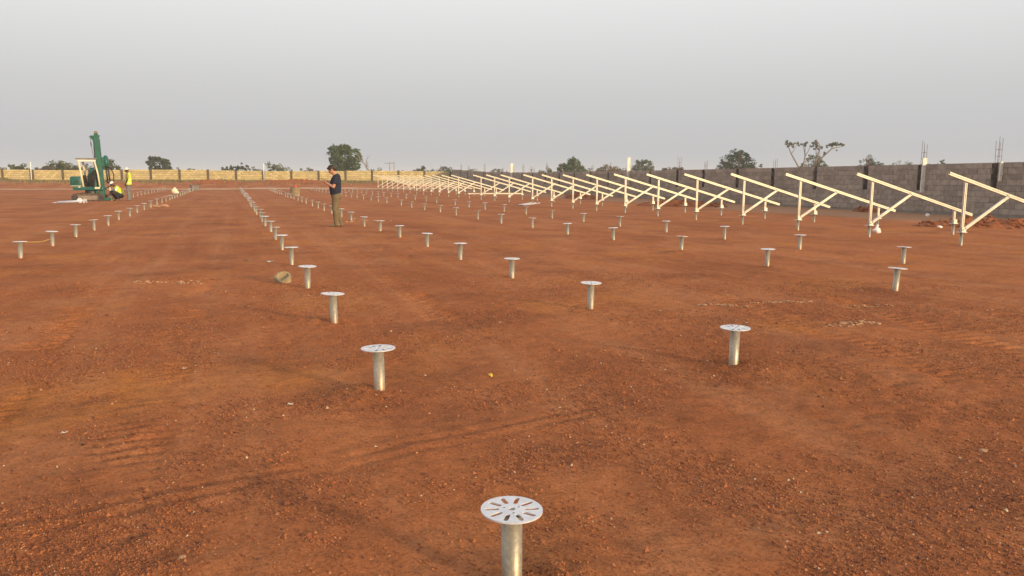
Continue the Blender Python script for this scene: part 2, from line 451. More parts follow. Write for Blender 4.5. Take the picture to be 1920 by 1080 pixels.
# terrain height --------------------------------------------------------
PX = np.array([(p[2], p[3]) for p in pile_xy if p[3] < 24])
def lane(x, y, ax, ay, bx, by):
    dx, dy = bx - ax, by - ay; l = math.hypot(dx, dy); dx, dy = dx / l, dy / l
    s = (x - ax) * dx + (y - ay) * dy
    t = -(x - ax) * dy + (y - ay) * dx
    return s, t, l
def height(x, y, detail=True):
    x = np.asarray(x, float); y = np.asarray(y, float)
    w = y + .179 * np.clip(x, -80, 30)
    z = .72 * sstep(85, 101, w) + .05 * fbm(x / 9 + 3, y / 9, 3)
    z = z + sstep(90, 94, w) * (1 - sstep(99, 103, w)) * np.clip(fbm(x / 4.5 + 8, y / 3.0, 3), 0, 1) * .55
    if not detail:
        return z
    near = 1 - sstep(14, 34, np.hypot(x, y))
    z = z + near * (.016 * fbm(x / .75, y / .75, 3) + .009 * fbm(x / .16 + 4, y / .16, 3))
    # loose rough ground
    rough = np.clip(fbm(x / 2.2 + 40, y / 2.2 + 11, 3) * 1.6 + 1.1 * np.exp(-((x - 5.4) / 1.7) ** 2 - ((y - 4.6) / 1.6) ** 2), 0, 1.3)
    z = z + near * rough * .026 * np.abs(fbm(x / .22 + 9, y / .22, 2))
    # crawler treads
    for ax, ay, bx, by, w in ((-1.75, 2.5, -1.0, 26, .20), (-.62, 2.5, -.05, 26, .20), (-2.9, 6, -1.9, 26, .19), (-1.3, 3, -2.3, 20, .17), (5.6, 2.0, 6.9, 9, .2), (4.6, 2.0, 5.7, 9, .2), (2.0, 7, 2.35, 26, .19), (2.9, 12, 2.6, 26, .17)):
        s, t, l = lane(x, y, ax, ay, bx, by)
        t = t + .10 * perlin(s / 2.5, s * 0 + ax)
        m = (1 - sstep(w * .8, w * 1.15, np.abs(t))) * sstep(0, 1, s) * (1 - sstep(l - 1, l, s))
        fade = np.clip(.30 + 1.9 * fbm(x / .8 + 5, y / .8, 4, .6), 0, 1)
        z = z + m * fade * (.015 * np.sin(2 * math.pi * s / .13 + 1.5 * np.sin(t * 14)) - .012)
    # a pair of narrow wheel ruts
    for dt in (0.0, .13):
        s, t, l = lane(x, y, -1.3, 3.30 + dt, 2.4, 4.30 + dt)
        m = np.exp(-(t / .028) ** 2) - .5 * np.exp(-((np.abs(t) - .062) / .03) ** 2)
        z = z - .010 * m * sstep(0, .4, s) * (1 - sstep(l - .6, l, s)) * np.clip(.8 + fbm(s / .5, t * 3, 2), 0, 1)
    # loosened earth round the driven piles
    sel = (np.hypot(x, y) < 27)
    if sel.any():
        xs, ys = x[sel], y[sel]; add = np.zeros_like(xs)
        lump = .6 + .9 * np.abs(fbm(xs / .12 + 2, ys / .12, 2))
        for i, (px, py) in enumerate(PX):
            ox, oy = (.16 * math.sin(i * 2.1), .16 * math.cos(i * 2.1))
            d = np.hypot(xs - px - ox, ys - py - oy)
            q = d < 1.0
            add[q] += (.042 + .024 * math.sin(i * 5.3)) * np.exp(-(d[q] / .27) ** 2) * lump[q]
        z[sel] = z[sel] + add
    return z
def hz(x, y):
    return float(height(np.array([x]), np.array([y]))[0])

def graded(lo, hi, a, b, fine, grow):
    mid = list(np.arange(a, b, fine)); out = mid[:]
    s = fine; p = mid[-1]
    while p < hi:
        s *= grow; p += s; out.append(min(p, hi))
    s = fine; p = a; pre = []
    while p > lo:
        s *= grow; p -= s; pre.append(max(p, lo))
    return np.array(pre[::-1] + out)
gx = graded(-1500, 1500, -4.2, 7.2, .032, 1.04)
gy = graded(-300, 2500, 1.3, 11.0, .032, 1.025)
GX, GY = np.meshgrid(gx, gy)
GZ = height(GX.ravel(), GY.ravel())
nx, ny = len(gx), len(gy)
idx = np.arange(nx * ny).reshape(ny, nx)
F = np.stack([idx[:-1, :-1].ravel(), idx[:-1, 1:].ravel(), idx[1:, 1:].ravel(), idx[1:, :-1].ravel()], 1)
me = np_mesh('ground', np.stack([GX.ravel(), GY.ravel(), GZ], 1), F)
tag(link('ground', me, GROUND, smooth=True), kind='structure')

def gridz(x, y):
    i = int(np.clip(np.searchsorted(gx, x) - 1, 0, nx - 2)); j = int(np.clip(np.searchsorted(gy, y) - 1, 0, ny - 2))
    u, v = (x - gx[i]) / (gx[i + 1] - gx[i]), (y - gy[j]) / (gy[j + 1] - gy[j])
    Z = GZ.reshape(ny, nx)
    return float((Z[j, i] * (1 - u) + Z[j, i + 1] * u) * (1 - v) + (Z[j + 1, i] * (1 - u) + Z[j + 1, i + 1] * u) * v)
# pale track across the end of the rows
tx = np.arange(-60, 26.01, .5)
TV, TF = [], []
for i, x in enumerate(tx):
    c = 87.6 - .10 * x + .3 * math.sin(x * .21)
    for j, o in enumerate((-1.5, -.75, 0, .75, 1.5)):
        y = c + o + .25 * math.sin(x * 1.3 + j)
        TV.append((x, y, gridz(x, y) + .03))
for i in range(len(tx) - 1):
    for j in range(4):
        a = i * 5 + j
        TF.append((a, a + 5, a + 6, a + 1))
tm = noisy('pale_track', (.42, .22, .125), (.52, .29, .17), .8, rough=1.0)
tag(link('path', np_mesh('path', TV, TF), tm, smooth=True), kind='structure')

# ------------------------------------------------------------------ back wall (sand blocks)
def block_boxes(specs):
    """specs rows: origin(3), axis dir(3)*len, normal(3)*depth, height -> five visible faces each, recess-friendly"""
    S = np.asarray(specs, float)
    o, a, n, h = S[:, 0:3], S[:, 3:6], S[:, 6:9], S[:, 9:10]
    up_ = np.concatenate([np.zeros((len(S), 2)), h], 1)
    v = np.stack([o, o + a, o + a + up_, o + up_, o + n, o + a + n, o + a + up_ + n, o + up_ + n], 1)
    f = np.array([(0, 1, 5, 4), (1, 2, 6, 5), (2, 3, 7, 6), (3, 0, 4, 7), (4, 5, 6, 7), (3, 2, 1, 0)])
    Fs = (np.arange(len(S))[:, None, None] * 8 + f[None]).reshape(-1, 4)
    return v.reshape(-1, 3), Fs

P0, P1 = Vector((-52.0, 114.1)), Vector((26.8, 100.0))
WD = (P1 - P0); WLEN = WD.length; WD.normalize()
WN = Vector((WD.y, -WD.x))                # towards the camera
if WN.y > 0: WN = -WN
bwall = tag(empty('boundary_wall', (0, 0, 0)), 'low sand yellow block wall closing the far side of the site', 'wall')
BAY = 3.32
nb = int(WLEN / BAY)
CH, NC, BL = .235, 6, .45
for i in range(nb):
    s0 = WLEN - (i + 1) * BAY
    zb = .70 + .06 * math.sin(i * .8)
    sp, cl = [], []
    for r in range(NC):
        s = s0 + .13 - (r % 2) * BL * .5
        while s < s0 + BAY - .13:
            a, b_ = max(s, s0 + .13), min(s + BL - .022, s0 + BAY - .13)
            if b_ - a > .06:
                o = P0 + WD * a
                dep = .085 + random.uniform(-.008, .008)
                sp.append((o.x, o.y, zb + r * CH + .022, WD.x * (b_ - a), WD.y * (b_ - a), 0, WN.x * dep, WN.y * dep, 0, CH - .03))
                k = random.uniform(.78, 1.12)
                cl.append((.62 * k, .485 * k * random.uniform(.97, 1.03), .245 * k * random.uniform(.9, 1.1)))
            s += BL
    V, Fq = block_boxes(sp)
    m_ = np_mesh('block_panel', V, Fq)
    face_col(m_, np.repeat(np.array(cl), 6, 0))
    tag(link('block_panel', m_, BLOCKY, bwall), kind='stuff')
    bm = bmesh.new()
    c = P0 + WD * (s0 + BAY / 2) - WN * .018
    box(bm, (c.x, c.y, zb + NC * CH / 2 - .25), (BAY - .02, .17, NC * CH + .48), Matrix.Rotation(math.atan2(WD.y, WD.x), 4, 'Z'))
    done(bm, 'mortar_core', MORTARY, bwall)
    bm = bmesh.new()
    c = P0 + WD * (s0 + BAY) + WN * .03
    box(bm, (c.x, c.y, zb + NC * CH / 2 - .2), (.23, .25, NC * CH + .48 + random.uniform(-.05, .08)), Matrix.Rotation(math.atan2(WD.y, WD.x), 4, 'Z'), .015)
    done(bm, 'pillar', PILLAR, bwall)
# thin white conduits at two pillars
for lab, xx in (('thin white pipe standing at the far wall left of the drilling rig', -22.3), ('thin white pipe standing at the far wall beyond the middle rows of piles', 3.95)):
    s = (xx - P0.x) / WD.x
    c = P0 + WD * s + WN * .35
    bm = bmesh.new()
    tube(bm, [(c.x, c.y, .5), (c.x, c.y, 2.35), (c.x + .02, c.y, 3.0)], [.06, .06, .05], 8)
    tag(done(bm, 'standpipe', WHITEP, None, True), lab, 'pipe', 'white pipes at the far wall')

# ------------------------------------------------------------------ right wall (grey blocks)
RWX = 27.0
GCH, GNC, GBL = .213, 9, .41
def rw_base(y):
    return float(np.interp(y, [15, 21, 44, 70, 85, 99], [.16, .12, 0.0, -.05, .06, .45]))
rwall = tag(empty('boundary_wall', (0, 0, 0)), 'grey concrete block wall with unfinished columns along the right side', 'wall')
COLS = [18.8, 22.1, 25.5, 28.5, 31.8, 35.0, 38.1, 41.5, 44.5, 48.0, 51.2, 54.4, 57.5, 60.7, 63.9, 67.1, 70.4, 73.3, 76.3, 79.5, 82.7, 85.9, 89.1, 92.3, 95.5]
HOLD = 4                              # courses below which the columns are already cast
singles, rest, rest_c = [], [], []
rr = random.Random(3)
def in_gap(a, b, r):
    for c in COLS:
        g = .13 + (.05 if r % 2 else 0)
        if r >= HOLD and a < c + g and b > c - g:
            return c, g
    return None
for r in range(GNC):
    y = 14.0 - (r % 2) * GBL * .5
    while y < 99.4:
        segs = [(y, y + GBL - .012)]
        hit = in_gap(*segs[0], r)
        if hit:
            c, g = hit
            segs = [(segs[0][0], min(segs[0][1], c - g)), (max(segs[0][0], c + g), segs[0][1])]
        for a, b_ in segs:
            if b_ - a < .05: continue
            yc = (a + b_) / 2
            zb = rw_base(yc) + r * GCH
            dep = .13 + rr.uniform(-.009, .009)
            k = rr.uniform(.78, 1.15) * (1.12 if r >= GNC - 1 else 1.0) * (.9 if r == 0 else 1)
            col = (.355 * k, .293 * k * rr.uniform(.97, 1.02), .244 * k * rr.uniform(.93, 1.03))
            if 19.6 < yc < 33.2 and len(singles) < 300:
                singles.append((a, b_, zb, dep, col))
            else:
                rest.append((RWX, a, zb + .012, 0, b_ - a, 0, -dep, 0, 0, GCH - .014)); rest_c.append(col)
        y += GBL
V, Fq = block_boxes(rest)
m_ = np_mesh('far_blocks', V, Fq); face_col(m_, np.repeat(np.array(rest_c), 6, 0))
tag(link('block_field', m_, BLOCKG, rwall), kind='stuff')
def block_single_mat():
    m = noisy('grey_block_single', (.27, .222, .183), (.375, .31, .258), 6, rough=.95, bump=.5, bscale=50, objrand=.17)
    # mottling must differ from block to block: use world position
    L = m.node_tree.links
    g = N(m, 'ShaderNodeNewGeometry')
    for n in m.node_tree.nodes:
        if n.type == 'TEX_NOISE':
            L.new(g.outputs['Position'], n.inputs['Vector'])
    return m
BLKS = block_single_mat()
bm = bmesh.new()
box(bm, (0, 0, 0), (1, 1, 1))
unit = bpy.data.meshes.new('block'); bm.to_mesh(unit); bm.free(); unit.materials.append(BLKS)
for a, b_, zb, dep, col in singles:
    o = bpy.data.objects.new('block', unit); COL.objects.link(o); o.parent = rwall
    o.location = (RWX - dep / 2, (a + b_) / 2, zb + .012 + (GCH - .014) / 2)
    o.scale = (dep, b_ - a, GCH - .014)
# mortar bed behind the blocks, bay by bay, leaving the column slots open
edges = [14.0] + [v for c in COLS for v in (c - .13, c + .13)] + [99.6]
bm = bmesh.new()
for a, b_ in zip(edges[0::2], edges[1::2]):
    for q in range(max(1, int((b_ - a) / 3.4))):
        za = rw_base(a)
        box(bm, (RWX + .0, (a + b_) / 2, rw_base((a + b_) / 2) + GNC * GCH / 2 - .16), (.236, b_ - a, GNC * GCH + .30))
        break
done(bm, 'mortar_core', MORTAR, rwall)
for i, c in enumerate(COLS):
    zb = rw_base(c)
    bm = bmesh.new()                  # cast lower half
    box(bm, (RWX + .02, c, zb + HOLD * GCH / 2 - .1), (.26, .258, HOLD * GCH + .2), None, .008)
    done(bm, 'column_base', MORTAR, rwall)
    bm = bmesh.new()                  # formwork board closing the slot from outside
    box(bm, (RWX + .135, c, zb + (HOLD + GNC) * GCH / 2), (.025, .42, (GNC - HOLD) * GCH + rr.uniform(-.05, .12)))
    done(bm, 'formwork_board', WOODF, rwall)
    hgt = rr.uniform(.35, .85)
    if i in (1, 2): hgt = .85
    for dx in (-.05, .07):
        for dy in (-.075, .075):
            bm = bmesh.new()
            z1 = zb + GNC * GCH + hgt + rr.uniform(-.12, .12)
            tube(bm, [(RWX + dx, c + dy, zb + HOLD * GCH - .1), (RWX + dx, c + dy, zb + GNC * GCH), (RWX + dx + rr.uniform(-.03, .03), c + dy + rr.uniform(-.03, .03), z1)], [.008] * 3, 5)
            done(bm, 'rebar', RUST, rwall)
    bm = bmesh.new()
    z = zb + HOLD * GCH + .1
    while z < zb + GNC * GCH + hgt - .15:
        for (p, q) in (((-.055, -.08), (.075, -.08)), ((.075, -.08), (.075, .08)), ((.075, .08), (-.055, .08)), ((-.055, .08), (-.055, -.08))):
            tube(bm, [(RWX + p[0], c + p[1], z), (RWX + q[0], c + q[1], z)], [.006, .006], 4)
        z += .24
    done(bm, 'rebar_tie', RUST, rwall)
# pale boards strapped to four columns
for lab, y, top, bot, w in (('tall whitewashed board on the wall column right of the tallest sparse tree', 25.25, 2.26, .86, .22),
                            ('short whitewashed board on the wall column at the right edge', 21.78, 2.06, 1.35, .13),
                            ('tall bright white board rising high above the wall behind the middle racks', 51.0, 2.84, .9, .24),
                            ('bright white board rising above the wall behind the left racks', 76.1, 2.80, 1.2, .28)):
    t = tag(empty('column_board', (RWX - .20, y, 0)), lab, 'board', 'pale boards on wall columns')
    bm = bmesh.new()
    box(bm, (0, 0, (top + bot) / 2), (w, .05, top - bot), Matrix.Rotation(math.radians(.8), 4, 'Y'), .006)
    done(bm, 'board', WHITECOL, t)
    z = bot + .25
    while z < top - .2:
        bm = bmesh.new()
        box(bm, (0, -.036, z), (w + .03, .025, .04))
        done(bm, 'batten', WHITECOL, t)
        z += .42

# ------------------------------------------------------------------ driven piles
ORD = ['first', 'second', 'third', 'fourth', 'fifth', 'sixth', 'seventh', 'eighth', 'ninth', 'tenth', 'eleventh', 'twelfth', 'thirteenth', 'fourteenth', 'fifteenth', 'sixteenth', 'seventeenth', 'eighteenth', 'nineteenth', 'twentieth',
       'twenty-first', 'twenty-second', 'twenty-third', 'twenty-fourth', 'twenty-fifth', 'twenty-sixth', 'twenty-seventh', 'twenty-eighth', 'twenty-ninth', 'thirtieth', 'thirty-first', 'thirty-second', 'thirty-third']
PH = .285
def flange_mesh():
    bm = bmesh.new()
    R, t = .112, .0055
    loops = [[(R * math.cos(a), R * math.sin(a)) for a in [2 * math.pi * k / 48 for k in range(48)]]]
    for k in range(10):                                   # ten radial slots
        a = 2 * math.pi * (k + .5) / 10
        c, s = math.cos(a), math.sin(a)
        pts, w, r0, r1 = [], .0088, .053, .091
        for q in range(5):
            th = -math.pi / 2 + math.pi * q / 4
            pts.append((r1 + w * math.cos(th), w * math.sin(th)))
        for q in range(5):
            th = math.pi / 2 + math.pi * q / 4
            pts.append((r0 + w * math.cos(th), w * math.sin(th)))
        loops.append([(x * c - y * s, x * s + y * c) for x, y in pts])
    for k in range(3):
        a = 2 * math.pi * k / 3 + .3
        loops.append([(.031 * math.cos(a) + .0062 * math.cos(q), .031 * math.sin(a) + .0062 * math.sin(q)) for q in [2 * math.pi * j / 8 for j in range(8)]])
    loops.append([(.0135 * math.cos(q), .0135 * math.sin(q)) for q in [2 * math.pi * j / 10 for j in range(10)]])
    top, ed = [], []
    for lp in loops:
        vs_ = [bm.verts.new((x, y, 0)) for x, y in lp]
        ed += [bm.edges.new((vs_[i], vs_[(i + 1) % len(vs_)])) for i in range(len(vs_))]
        top.append(vs_)
    r = bmesh.ops.triangle_fill(bm, use_beauty=True, use_dissolve=False, edges=ed)
    faces = [f for f in r['geom'] if isinstance(f, bmesh.types.BMFace)]
    ext = bmesh.ops.extrude_face_region(bm, geom=faces)
    vv = [g for g in ext['geom'] if isinstance(g, bmesh.types.BMVert)]
    bmesh.ops.translate(bm, verts=vv, vec=(0, 0, t))
    bmesh.ops.recalc_face_normals(bm, faces=bm.faces)
    m = bpy.data.meshes.new('flange_plate'); bm.to_mesh(m); bm.free(); m.materials.append(ZPLATE)
    return m
def pipe_mesh(h, depth=.35, r=.0365):
    bm = bmesh.new()
    tube(bm, [(0, 0, -depth), (0, 0, h)], [r, r], 28)
    m = bpy.data.meshes.new('pipe'); bm.to_mesh(m); bm.free(); m.materials.append(ZINC)
    m.polygons.foreach_set('use_smooth', [len(p.vertices) == 4 for p in m.polygons])
    return m
FLANGE = flange_mesh()
PIPE = pipe_mesh(PH)
ROWTXT = {'A': 'in the row that starts at the bottom edge', 'B': 'in the row passing the standing man',
          'C': 'in the third row from the racks, right of the man', 'D': 'in the row nearest the tilted racks',
          'Z': 'in the left row with the yellow tape', 'Y': 'in the short far row behind the workers'}
ROWTXT['C'] = 'in the second row from the tilted racks'
cnt = {}
def pile(x, y, n, key):
    cnt[key] = cnt.get(key, 0) + 1
    t = empty('screw_pile', (x, y, hz(x, y) * 0.6 + random.uniform(-.012, .012)), random.uniform(0, 6.28))
    t.rotation_euler = (math.radians(random.gauss(0, .9)), math.radians(random.gauss(0, .9)), t.rotation_euler[2])
    tag(t, 'flanged pile, %s from the camera %s' % (ORD[cnt[key] - 1], ROWTXT[key]), 'pile', 'galvanised piles driven in rows')
    p = bpy.data.objects.new('pipe', PIPE); COL.objects.link(p); p.parent = t
    f = bpy.data.objects.new('flange_plate', FLANGE); COL.objects.link(f); f.parent = t; f.location = (0, 0, PH - .001)
    f.rotation_euler = (math.radians(random.gauss(0, 1.2)), math.radians(random.gauss(0, 1.2)), 0)
    return t
for k, n, x, y in pile_xy:
    t = pile(x, y, n, k)
    if k == 'A' and n == 0:
        t.rotation_euler = (math.radians(.6), math.radians(-.4), math.radians(3))
        for ch in t.children:
            if ch.name.startswith('flange'):
                ch.rotation_euler = (math.radians(1.0), math.radians(1.0), 0)
                ch.scale = (.945, .945, 1)

# ------------------------------------------------------------------ tilted rack frames
def c_profile(w=.041, h=.067, t=.004, lip=.029):
    # web at +v side, open towards -v ; u = height, v = depth
    return [(-h / 2, -w / 2), (-h / 2, w / 2), (h / 2, w / 2), (h / 2, -w / 2), (h / 2 - lip, -w / 2), (h / 2 - lip, -w / 2 + t), (h / 2 - t, -w / 2 + t),
            (h / 2 - t, w / 2 - t), (-h / 2 + t, w / 2 - t), (-h / 2 + t, -w / 2 + t), (-h / 2 + lip, -w / 2 + t), (-h / 2 + lip, -w / 2)]
SPAN = SHORTX - TALLX
ZT, ZS = 1.395, .655                    # rafter axis heights over the two posts
sl = (ZS - ZT) / SPAN
def chan(name, p0, p1, prof):
    bm = bmesh.new()
    p0, p1 = Vector(p0), Vector(p1)
    d = (p1 - p0).normalized()
    b = Vector((0, 1, 0)); a = b.cross(d).normalized()
    prism(bm, prof, p0, p1, a, b)
    bmesh.ops.recalc_face_normals(bm, faces=bm.faces)
    m = bpy.data.meshes.new(name); bm.to_mesh(m); bm.free(); m.materials.append(RACK)
    return m
PB = PH + .012
M_RAFT = chan('rafter', (-.54, -.045, ZT - sl * -.54 * -1 if False else ZT + sl * -.54), (SPAN + .56, -.045, ZT + sl * (SPAN + .56)), c_profile())
M_TALL = chan('tall_post', (0, 0, PB), (0, 0, ZT + .01), c_profile(.041, .062, .004, .0245))
M_SHORT = chan('short_post', (SPAN, 0, PB), (SPAN, 0, ZS + .01), c_profile(.041, .062, .004, .0245))
M_BRACE = chan('brace', (.035, -.046, PB + .07), (1.20, -.088, ZT + sl * 1.20 - .005), c_profile(.036, .060, .004, .028))
def bracket_mesh():
    bm = bmesh.new()
    box(bm, (0, -.055, .045), (.115, .006, .11))
    box(bm, (0, .03, .045), (.10, .006, .11))
    box(bm, (0, -.012, -.006), (.15, .12, .008))
    m = bpy.data.meshes.new('foot_bracket'); bm.to_mesh(m); bm.free(); m.materials.append(RACK); return m
def bolt_mesh():
    bm = bmesh.new()
    tube(bm, [(0, -.012, 0), (0, .012, 0)], [.011, .011], 6)
    m = bpy.data.meshes.new('bolt'); bm.to_mesh(m); bm.free(); m.materials.append(DARKSTEEL); return m
M_BRK, M_BOLT = bracket_mesh(), bolt_mesh()
def child(name, me, parent, loc=(0, 0, 0), rot=(0, 0, 0)):
    o = bpy.data.objects.new(name, me); COL.objects.link(o); o.parent = parent; o.location = loc; o.rotation_euler = rot
    return o
fi = 0
bare_y = None
for n in range(4, NST):
    y = grid(n)
    if n == 18:
        bare_y = y
        continue
    fi += 1
    z = hz(TALLX, y) * .5
    t = empty('rack_frame', (TALLX + random.uniform(-.02, .02), y + random.uniform(-.03, .03), z), math.radians(random.gauss(0, .5)))
    t.rotation_euler[0] = math.radians(random.gauss(0, .5))
    tag(t, 'tilted cream steel rack frame on two piles, %s counting from the right edge' % ORD[fi - 1], 'rack frame', 'tilted panel rack frames in a line')
    for xx in (0, SPAN):
        p = child('screw_pile', PIPE, t, (xx, 0, 0))
        child('flange_plate', FLANGE, p, (0, 0, PH - .001))
        child('foot_bracket', M_BRK, t, (xx, 0, PB))
    child('tall_post', M_TALL, t); child('short_post', M_SHORT, t)
    child('rafter', M_RAFT, t); child('brace', M_BRACE, t)
    if fi <= 10:
        for bx, bz, by in ((-.03, PB + .04, -.06), (.03, PB + .075, -.06), (0, ZT - .035, -.028), (1.15, ZT + sl * 1.15 - .045, -.11), (SPAN, ZS - .03, -.028)):
            child('bolt', M_BOLT, t, (bx, by, bz))
# the station still without its posts: two piles and a rafter laid across
for xx, lab in ((TALLX, 'bare pile at the gap in the line of racks, left end of the loose rafter'), (SHORTX, 'bare pile at the gap in the line of racks, under the loose rafter')):
    t = tag(empty('screw_pile', (xx, bare_y, 0)), lab, 'pile', 'galvanised piles driven in rows')
    child('pipe', PIPE, t); child('flange_plate', FLANGE, t, (0, 0, PH - .001))
ra = chan('loose_rafter', (-.1, 0, 0), (3.75, 0, 0), c_profile())
o = tag(child('loose_rafter', ra, None, (TALLX, bare_y, PH + .047)), 'cream rafter lying level across two piles in the line of racks', 'beam')

# three spare channels on the ground
for j, (lab, dx, dz) in enumerate((('bluish spare steel channel on the ground by the racks, nearest of three', 0, .04), ('bluish spare steel channel on the ground by the racks, middle of three', .10, .04), ('bluish spare steel channel on the ground by the racks, farthest of three', .2, .04))):
    m_ = chan('spare_channel', (0, 0, 0), (3.6, 0, 0), c_profile())
    m_.materials.clear(); m_.materials.append(bpy.data.materials.get('zinc_plate'))
    o = child('spare_channel', m_, None, (13.75 - dx * .8, 37.2 + dx * 1.5, hz(13.8, 37.2) + dz), (math.radians(90), 0, math.radians(56 + 1.5 * j)))
    tag(o, lab, 'beam', 'spare channels on the ground')

# ------------------------------------------------------------------ pile driving rig
RIG = Vector((-7.78, 49.9, 0))
rig = tag(empty('drilling_rig', RIG, math.radians(-2)), 'green tracked pile driving rig with tall leaning mast beside two workers', 'drilling rig')
def stadium(x0, x1, z0, z1, seg=8):
    r = (z1 - z0) / 2; zc = (z0 + z1) / 2; pts = []
    for k in range(seg + 1):
        a = -math.pi / 2 + math.pi * k / seg; pts.append((x1 - r + r * math.cos(a), zc + r * math.sin(a)))
    for k in range(seg + 1):
        a = math.pi / 2 + math.pi * k / seg; pts.append((x0 + r + r * math.cos(a), zc + r * math.sin(a)))
    return pts
for sy in (-.55, .55):
    bm = bmesh.new()
    prism(bm, stadium(-.52, 1.10, 0, .43), (0, sy - .15, 0), (0, sy + .15, 0), (1, 0, 0), (0, 0, 1))
    for k in range(24):                                  # grouser bars
        x = -.28 + k * .05
        box(bm, (x, sy, -.003), (.02, .30, .02)); box(bm, (x, sy, .433), (.02, .30, .02))
    tr = done(bm, 'track', TRACKM, rig)
    bm = bmesh.new()
    box(bm, (.30, sy - .165, .20), (1.10, .05, .24), None, .015)
    done(bm, 'track_frame', TRACKF, tr)
    for x in (-.31, .89):
        bm = bmesh.new(); tube(bm, [(x, sy - .19, .215), (x, sy + .17, .215)], [.15, .15], 16)
        done(bm, 'drive_wheel', DARKSTEEL, tr)
    for x in (.0, .3, .6):
        bm = bmesh.new(); tube(bm, [(x, sy - .18, .08), (x, sy + .12, .08)], [.07, .07], 12)
        done(bm, 'roller', DARKSTEEL, tr)
bm = bmesh.new()
tube(bm, [(.38, 0, .30), (.38, 0, .62)], [.36, .30], 20); box(bm, (.38, 0, .30), (.7, 1.0, .16))
done(bm, 'turntable', DARKSTEEL, rig)
bm = bmesh.new()
box(bm, (.33, 0, .70), (1.5, 1.15, .18), None, .03)
dk = done(bm, 'deck', TEAL, rig)
bm = bmesh.new(); box(bm, (.80, -.585, .74), (.26, .02, .10)); done(bm, 'deck_plate', CREAMP, dk)
bm = bmesh.new()
box(bm, (-.26, 0, 1.06), (.60, 1.12, .62), None, .09)
hd = done(bm, 'engine_cover', TEAL, rig, True)
bm = bmesh.new(); box(bm, (-.26, -.565, .86), (.56, .012, .02)); box(bm, (-.26, -.565, .80), (.56, .012, .012)); done(bm, 'cover_trim', CREAMP, hd)
bm = bmesh.new(); box(bm, (-.10, -.568, .77), (.10, .01, .09)); done(bm, 'sticker', WHITEP, hd)
bm = bmesh.new()
for k in range(5): box(bm, (-.30 + k * .04, -.567, 1.1), (.016, .01, .2))
done(bm, 'grille', DARKSTEEL, hd)
for sy in (-.52, .52):                                    # canopy
    bm = bmesh.new(); tube(bm, [(.10, sy, .78), (.02, sy, 1.5), (-.06, sy, 2.22)], [.055] * 3, 8); done(bm, 'canopy_post', CREAMP, rig, True)
    bm = bmesh.new(); tube(bm, [(.92, sy, .78), (.86, sy, 1.5), (.72, sy, 2.22)], [.045] * 3, 8); done(bm, 'canopy_post', CREAMP, rig, True)
    bm = bmesh.new(); box(bm, (.33, sy, 2.23), (.92, .07, .12), None, .02); done(bm, 'canopy_beam', WHITEP, rig)
bm = bmesh.new(); box(bm, (.33, 0, 2.335), (1.06, 1.22, .075), None, .025); done(bm, 'canopy_roof', noisy('grey_roof', (.16, .155, .15), (.24, .23, .22), 5, rough=.7), rig)
bm = bmesh.new()                                          # seat, levers
box(bm, (.28, .05, .93), (.42, .46, .12), None, .04); box(bm, (.10, .05, 1.2), (.12, .46, .48), Matrix.Rotation(math.radians(-8), 4, 'Y'), .04)
done(bm, 'seat', BLACK, rig, True)
bm = bmesh.new()
box(bm, (.62, .0, 1.10), (.30, .7, .62), None, .04); box(bm, (.46, .22, 1.45), (.40, .30, .55), None, .06)
cs = done(bm, 'control_console', DARKSTEEL, rig)
for sy in (-.15, -.05, .05, .15):
    bm = bmesh.new(); tube(bm, [(.64, sy, 1.2), (.60, sy, 1.5)], [.012, .010], 6); ball(bm, (.60, sy, 1.51), .025, 1); done(bm, 'lever', BLACK, cs, True)
bm = bmesh.new()                                          # boom arm
tube(bm, [(.42, -.22, .80), (.40, -.22, 1.35), (.55, -.22, 1.72), (.80, -.2, 1.80), (1.02, -.15, 1.60)], [(.10, .13), (.11, .15), (.12, .16), (.10, .13), (.07, .09)], 8)
bo = done(bm, 'boom', TEAL, rig, True)
bm = bmesh.new(); tube(bm, [(.52, -.36, .85), (.74, -.36, 1.5)], [.055, .055], 8); tube(bm, [(.74, -.36, 1.5), (.82, -.36, 1.72)], [.028, .028], 8); done(bm, 'boom_cylinder', BLACK, bo, True)
for q in range(4):                                        # hose bunch
    bm = bmesh.new()
    tube(bm, [(.44 + .03 * q, -.40 + .03 * q, .82), (.36 + .05 * q, -.44, 1.2 + .1 * q), (.50 + .07 * q, -.42, 1.55 + .06 * q), (.80, -.35, 1.35 + .1 * q), (.95, -.28, 1.0 + .05 * q), (.90, -.3, .82)], [.032] * 6, 6)
    done(bm, 'hose', BLACK, rig, True)
# mast
mb, mt = Vector((.99, -.30, .02)), Vector((.86, -.30, 3.58))
md = (mt - mb).normalized()
rotm = Matrix.Rotation(math.atan2(md.x, md.z), 4, 'Y')
def mp(s, dx=0, dy=0): return mb + md * s + Vector((md.z, 0, -md.x)) * dx + Vector((0, dy, 0))
ml = (mt - mb).length
bm = bmesh.new(); box(bm, mp(ml / 2), (.265, .26, ml), rotm, .012)
mast = done(bm, 'mast', TEALD, rig)
for dx, mm, w in ((.152, TEAL, .03), (-.152, DARKSTEEL, .03)):
    bm = bmesh.new(); box(bm, mp(ml / 2 - .05, dx, -.05), (w, .12, ml - .25), rotm); done(bm, 'mast_rail', mm, mast)
bm = bmesh.new(); box(bm, mp(.82, -.27, 0), (.09, .14, 1.75), rotm); done(bm, 'mast_stay', TEALD, mast)
bm = bmesh.new(); box(bm, mp(1.95, -.25, -.02), (.05, .08, .62), rotm); done(bm, 'mast_stay', CREAMP, mast)
for s in (.15, 1.25, 1.68): 
    bm = bmesh.new(); box(bm, mp(s, -.22, 0), (.24, .12, .05), rotm); done(bm, 'mast_clamp', DARKSTEEL, mast)
